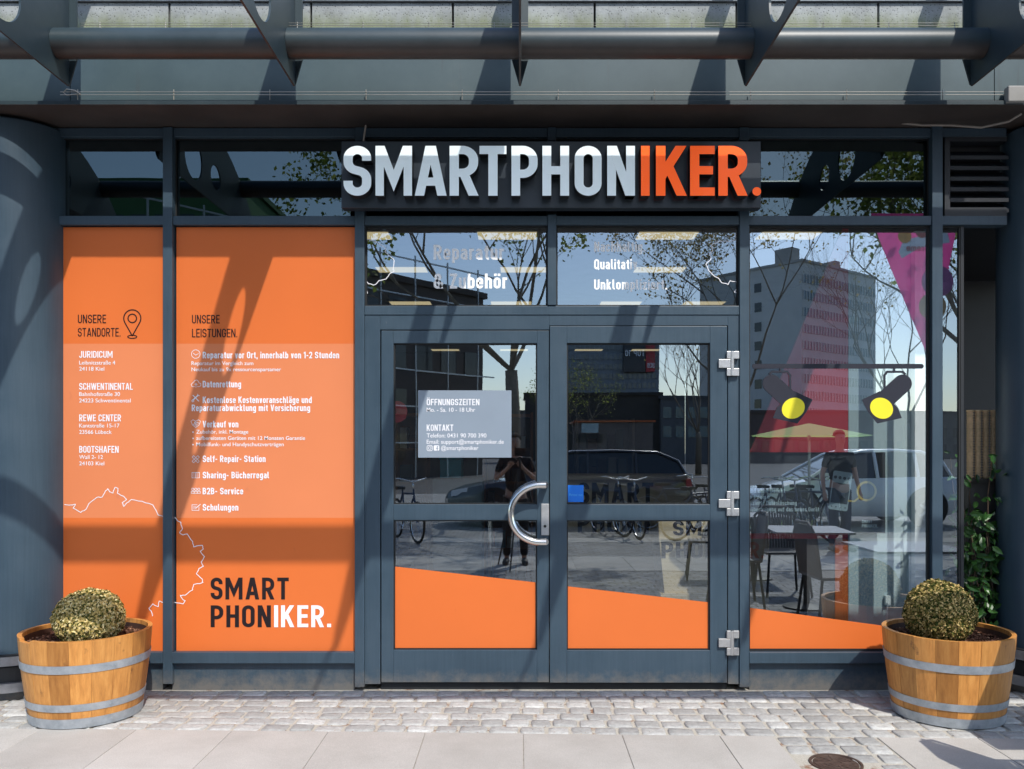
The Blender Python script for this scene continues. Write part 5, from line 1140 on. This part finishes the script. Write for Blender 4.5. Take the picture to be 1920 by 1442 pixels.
for x, y, r, l in ((2.1, -2.9, -1.5, 'wicker cafe chair left of the middle cafe table'), (2.75, -3.5, PI, 'wicker cafe chair beyond the middle cafe table'), (2.2, -4.6, -1.4, 'wicker cafe chair left of the far cafe table')): chair(x, y, r, l)
fl_ = thing('pink_pennant', 'pink and white ice cream pennant on a pole mirrored at the top right window corner', 'banner', (0, 0, 0)); yb = 5.0; zr = D+yb
def pp(px, py): return (RX(px, zr), RZ(py, zr))
m = MB(); m.add([(x, -yb, z) for x, z in [pp(1640, 395), pp(1802, 395), pp(1798, 440), pp(1752, 660), pp(1741, 655), pp(1652, 440)]], [tuple(range(6))]); m.build('cloth', island('pink_cloth', [(0, (.95, .12, .42)), (1, (.96, .13, .44))], .6, trans=.6, mott=.15, bsc=4), fl_)
m = MB(); m.tube([(pp(1806, 0)[0], -yb, 0), (pp(1806, 0)[0], -yb, 4.7)], .02, 10); m.build('pole', M['black'], fl_)
m = MB(); m.prism([pp(1690, 470), pp(1700, 447), pp(1782, 428), pp(1788, 452), pp(1730, 462), pp(1697, 482)], -yb+.003, -yb+.006); m.build('label_patch', M['white_vinyl'], fl_)
m = MB(); letters(m, 'Creme', -pp(1748, 0)[0], -pp(1705, 0)[0], pp(0, 468)[1], 12*zr/F, 0, .15, .1); m.v = [(-x, -yb+.008-y, z) for x, y, z in m.v]; m.build('lettering', M['red'], fl_)
m = MB()
for a_, b_, r in ((1764, 525, 30), (1755, 572, 26)): m.disc((pp(a_, 0)[0], -yb+.004+(.002 if r == 30 else 0), pp(0, b_)[1]), r*zr/F, 28, 'y', mi=0 if r == 30 else 1)
m.build('ice_cream_print', [plain('raspberry', (.62, .22, .42), .7, var=.3, sc=14), plain('vanilla', (.8, .5, .25), .7, var=.25, sc=14)], fl_)
m = MB()
for a_, b_, c_ in ((1702, 440, 0), (1735, 430, 1), (1760, 424, 0)): m.disc((pp(a_, 0)[0], -yb+.009+c_*.001, pp(0, b_)[1]), 13*zr/F, 20, 'y', mi=c_)
m.build('fruit_print', [plain('apricot', (.8, .35, .08), .6, var=.3, sc=20), plain('cherry', (.35, .03, .03), .6, var=.3, sc=20)], fl_)
# ---- people
M['skin'] = plain('skin', (.48, .27, .19), .5, var=.06)
def skinned(name, V, E, R, mat, par, root=0):
    me = bpy.data.meshes.new(name); me.from_pydata(V, E, []); me.materials.append(mat); o = bpy.data.objects.new(name, me); S.collection.objects.link(o); o.parent = par
    md = o.modifiers.new('s', 'SKIN'); md.use_smooth_shade = True; sk = me.skin_vertices[0].data if me.skin_vertices else None
    if sk is None: 
        import bpy as _b
        bm = bmesh.new(); bm.from_mesh(me); ly = bm.verts.layers.skin.verify(); bm.to_mesh(me); bm.free(); sk = me.skin_vertices[0].data
    for i, r in enumerate(R): sk[i].radius = (r, r) if not isinstance(r, tuple) else r
    sk[root].use_root = True; s = o.modifiers.new('u', 'SUBSURF'); s.levels = 2; s.render_levels = 2; return o
def person(loc, rz, label, arms, shirt, trousers, hairc, h=1.78, shorts=False):
    t = thing('person', label, 'person', loc, rz); k = h/1.78; V = []; E = []; R = []
    def a(p, r, par=None): V.append((p[0]*k, p[1]*k, p[2]*k)); R.append(r*k if not isinstance(r, tuple) else (r[0]*k, r[1]*k)); i = len(V)-1; (E.append((par, i)) if par is not None else None); return i
    pel = a((0, 0, .95), (.13, .1)); sp = a((0, .01, 1.12), (.125, .095), pel); ch = a((0, .01, 1.32), (.15, .105), sp); nb_ = a((0, .01, 1.46), .06, ch); nk = a((0, 0, 1.53), .052, nb_); jw = a((0, -.02, 1.60), .066, nk); hd = a((0, -.005, 1.68), (.076, .092), jw); a((0, .0, 1.745), .06, hd)
    legs = {}
    for s in (-1, 1):
        hp = a((s*.09, 0, .88), .085, pel); kn = a((s*.11, -.02, .50), .055, hp); an = a((s*.12, .02, .09), .036, kn); hl = a((s*.12, 0, .05), .036, an); a((s*.135, -.15, .035), .03, hl)
        el, wr, hand = arms[0 if s < 0 else 1]
        sh = a((s*.18, .01, 1.42), .052, ch); e_ = a(el, .038, sh); w_ = a(wr, .026, e_); hm = a(hand, (.036, .018), w_)
        d = (Vector(hand)-Vector(wr)).normalized(); sd = d.cross(Vector((0, 1, .3))).normalized()
        for q_ in range(4):
            o_ = sd*(q_-1.5)*.019; L_f = (.06, .075, .08, .062)[q_]; b = Vector(hand)+d*.035+o_; f1 = a(tuple(b), .0095, hm); a(tuple(b+d*L_f*.6+Vector((0, -.012, -.006))), .008, f1)
        a(tuple(Vector(hand)+sd*-.045+d*.01), .0095, hm)
    skinned('body', V, E, R, M['skin'], t)
    # clothing
    V = []; E = []; R = []
    b0_ = a((0, .005, .92), (.145, .115)); b1 = a((0, .01, 1.12), (.145, .115), b0_); b2 = a((0, .01, 1.33), (.17, .122), b1); b3 = a((0, .012, 1.445), (.085, .075), b2)
    for s in (-1, 1):
        el, wr, hand = arms[0 if s < 0 else 1]; sh = a((s*.185, .01, 1.415), .068, b2); e = Vector(el); s0 = Vector((s*.18, .01, 1.42)); a(tuple(s0+(e-s0)*(.75)), .055, sh)
    skinned('shirt', V, E, R, shirt, t)
    V = []; E = []; R = []
    b0_ = a((0, .005, .96), (.145, .115))
    for s in (-1, 1): h1 = a((s*.09, .005, .86), .1, b0_); h2_ = a((s*.11, -.015, .50), .072, h1); a((s*.12, .02, .52 if shorts else .1), .055, h2_) if not shorts else None
    skinned('trousers', V, E, R, trousers, t)
    for s in (-1, 1):
        m = MB(); m.tube([(s*.12*k, .05*k, .04*k), (s*.125*k, -.03*k, .045*k), (s*.135*k, -.13*k, .035*k), (s*.14*k, -.19*k, .03*k)], [.038, .044, .042, .026], 12); m.build('shoe', plain('shoe', (.5, .5, .5) if shorts else (.05, .05, .05), .6), t, True)
    ico = bmesh.new(); bmesh.ops.create_icosphere(ico, subdivisions=3, radius=1); m = MB(); vs = [(v.co.x*.088*k, (.018+v.co.y*.10)*k, (1.70+v.co.z*.10)*k) for v in ico.verts]
    idx = {v.index for v in ico.verts if v.co.z > -.15+(.55 if v.co.y < -.35 else 0)}; m.add(vs, [tuple(v.index for v in f.verts) for f in ico.faces if all(v.index in idx for v in f.verts)]); ico.free(); m.build('hair', hairc, t, True)
    m = MB(); m.tube([(0, -.10*k, 1.675*k), (0, -.122*k, 1.64*k), (0, -.10*k, 1.63*k)], [.006, .014, .008], 8); m.build('nose', M['skin'], t, True)
    m = MB(); [m.disc((s*.032*k, -.098*k, 1.672*k), .011*k, 10, 'y', ry=.006*k) for s in (-1, 1)]; m.build('eyes', M['black'], t)
    m = MB(); m.disc((0, -.097*k, 1.605*k), .022*k, 10, 'y', ry=.005*k); m.build('mouth', plain('lips', (.35, .12, .1), .5), t); return t
dk = plain('black_cotton', (.012, .013, .016), .85); hair = plain('brown_hair', (.08, .045, .025), .7); hair2 = plain('reddish_hair', (.3, .08, .03), .7)
person((-.06, -5.85, 0), PI, 'photographer in dark clothes standing behind a tripod, mirrored in the left door', (((-.27, -.06, 1.16), (-.12, -.28, 1.30), (-.07, -.34, 1.36)), ((.27, -.06, 1.16), (.12, -.28, 1.30), (.07, -.34, 1.36))), dk, dk, hair, 1.72)
person((RX(1579, 12.6), RY(12.6), 0), PI-.2, 'red-haired man in a black t-shirt standing by the white car, mirrored in the right window', (((-.27, .03, 1.14), (-.29, -.05, .90), (-.29, -.07, .83)), ((.27, .03, 1.14), (.29, -.05, .90), (.29, -.07, .83))), dk, plain('jeans', (.03, .04, .07), .85), hair2, 1.80)
tp = thing('tripod', 'black camera tripod standing on the paving, mirrored in the left door', 'tripod', (0, -5.47, 0))
for k in range(3):
    a = PI/2+.3+2*PI*k/3; m = MB(); m.tube([(.03*math.cos(a), .03*math.sin(a), 1.25), (.42*math.cos(a), .42*math.sin(a), 0)], [.016, .009], 8); m.build('leg', M['black'], tp)
m = MB(); m.tube([(0, 0, 1.0), (0, 0, 1.42)], .015, 10); m.build('centre_column', M['black'], tp)
m = MB(); m.box(-.07, .07, .0, .07, 1.43, 1.54); m.tube([(0, .07, 1.485), (0, .1, 1.485)], .035, 16); o = m.build('camera', M['black'], None, bevel=.004); o.location = (0, -5.5, 0); tag(o, 'small black camera on top of the tripod', 'camera')
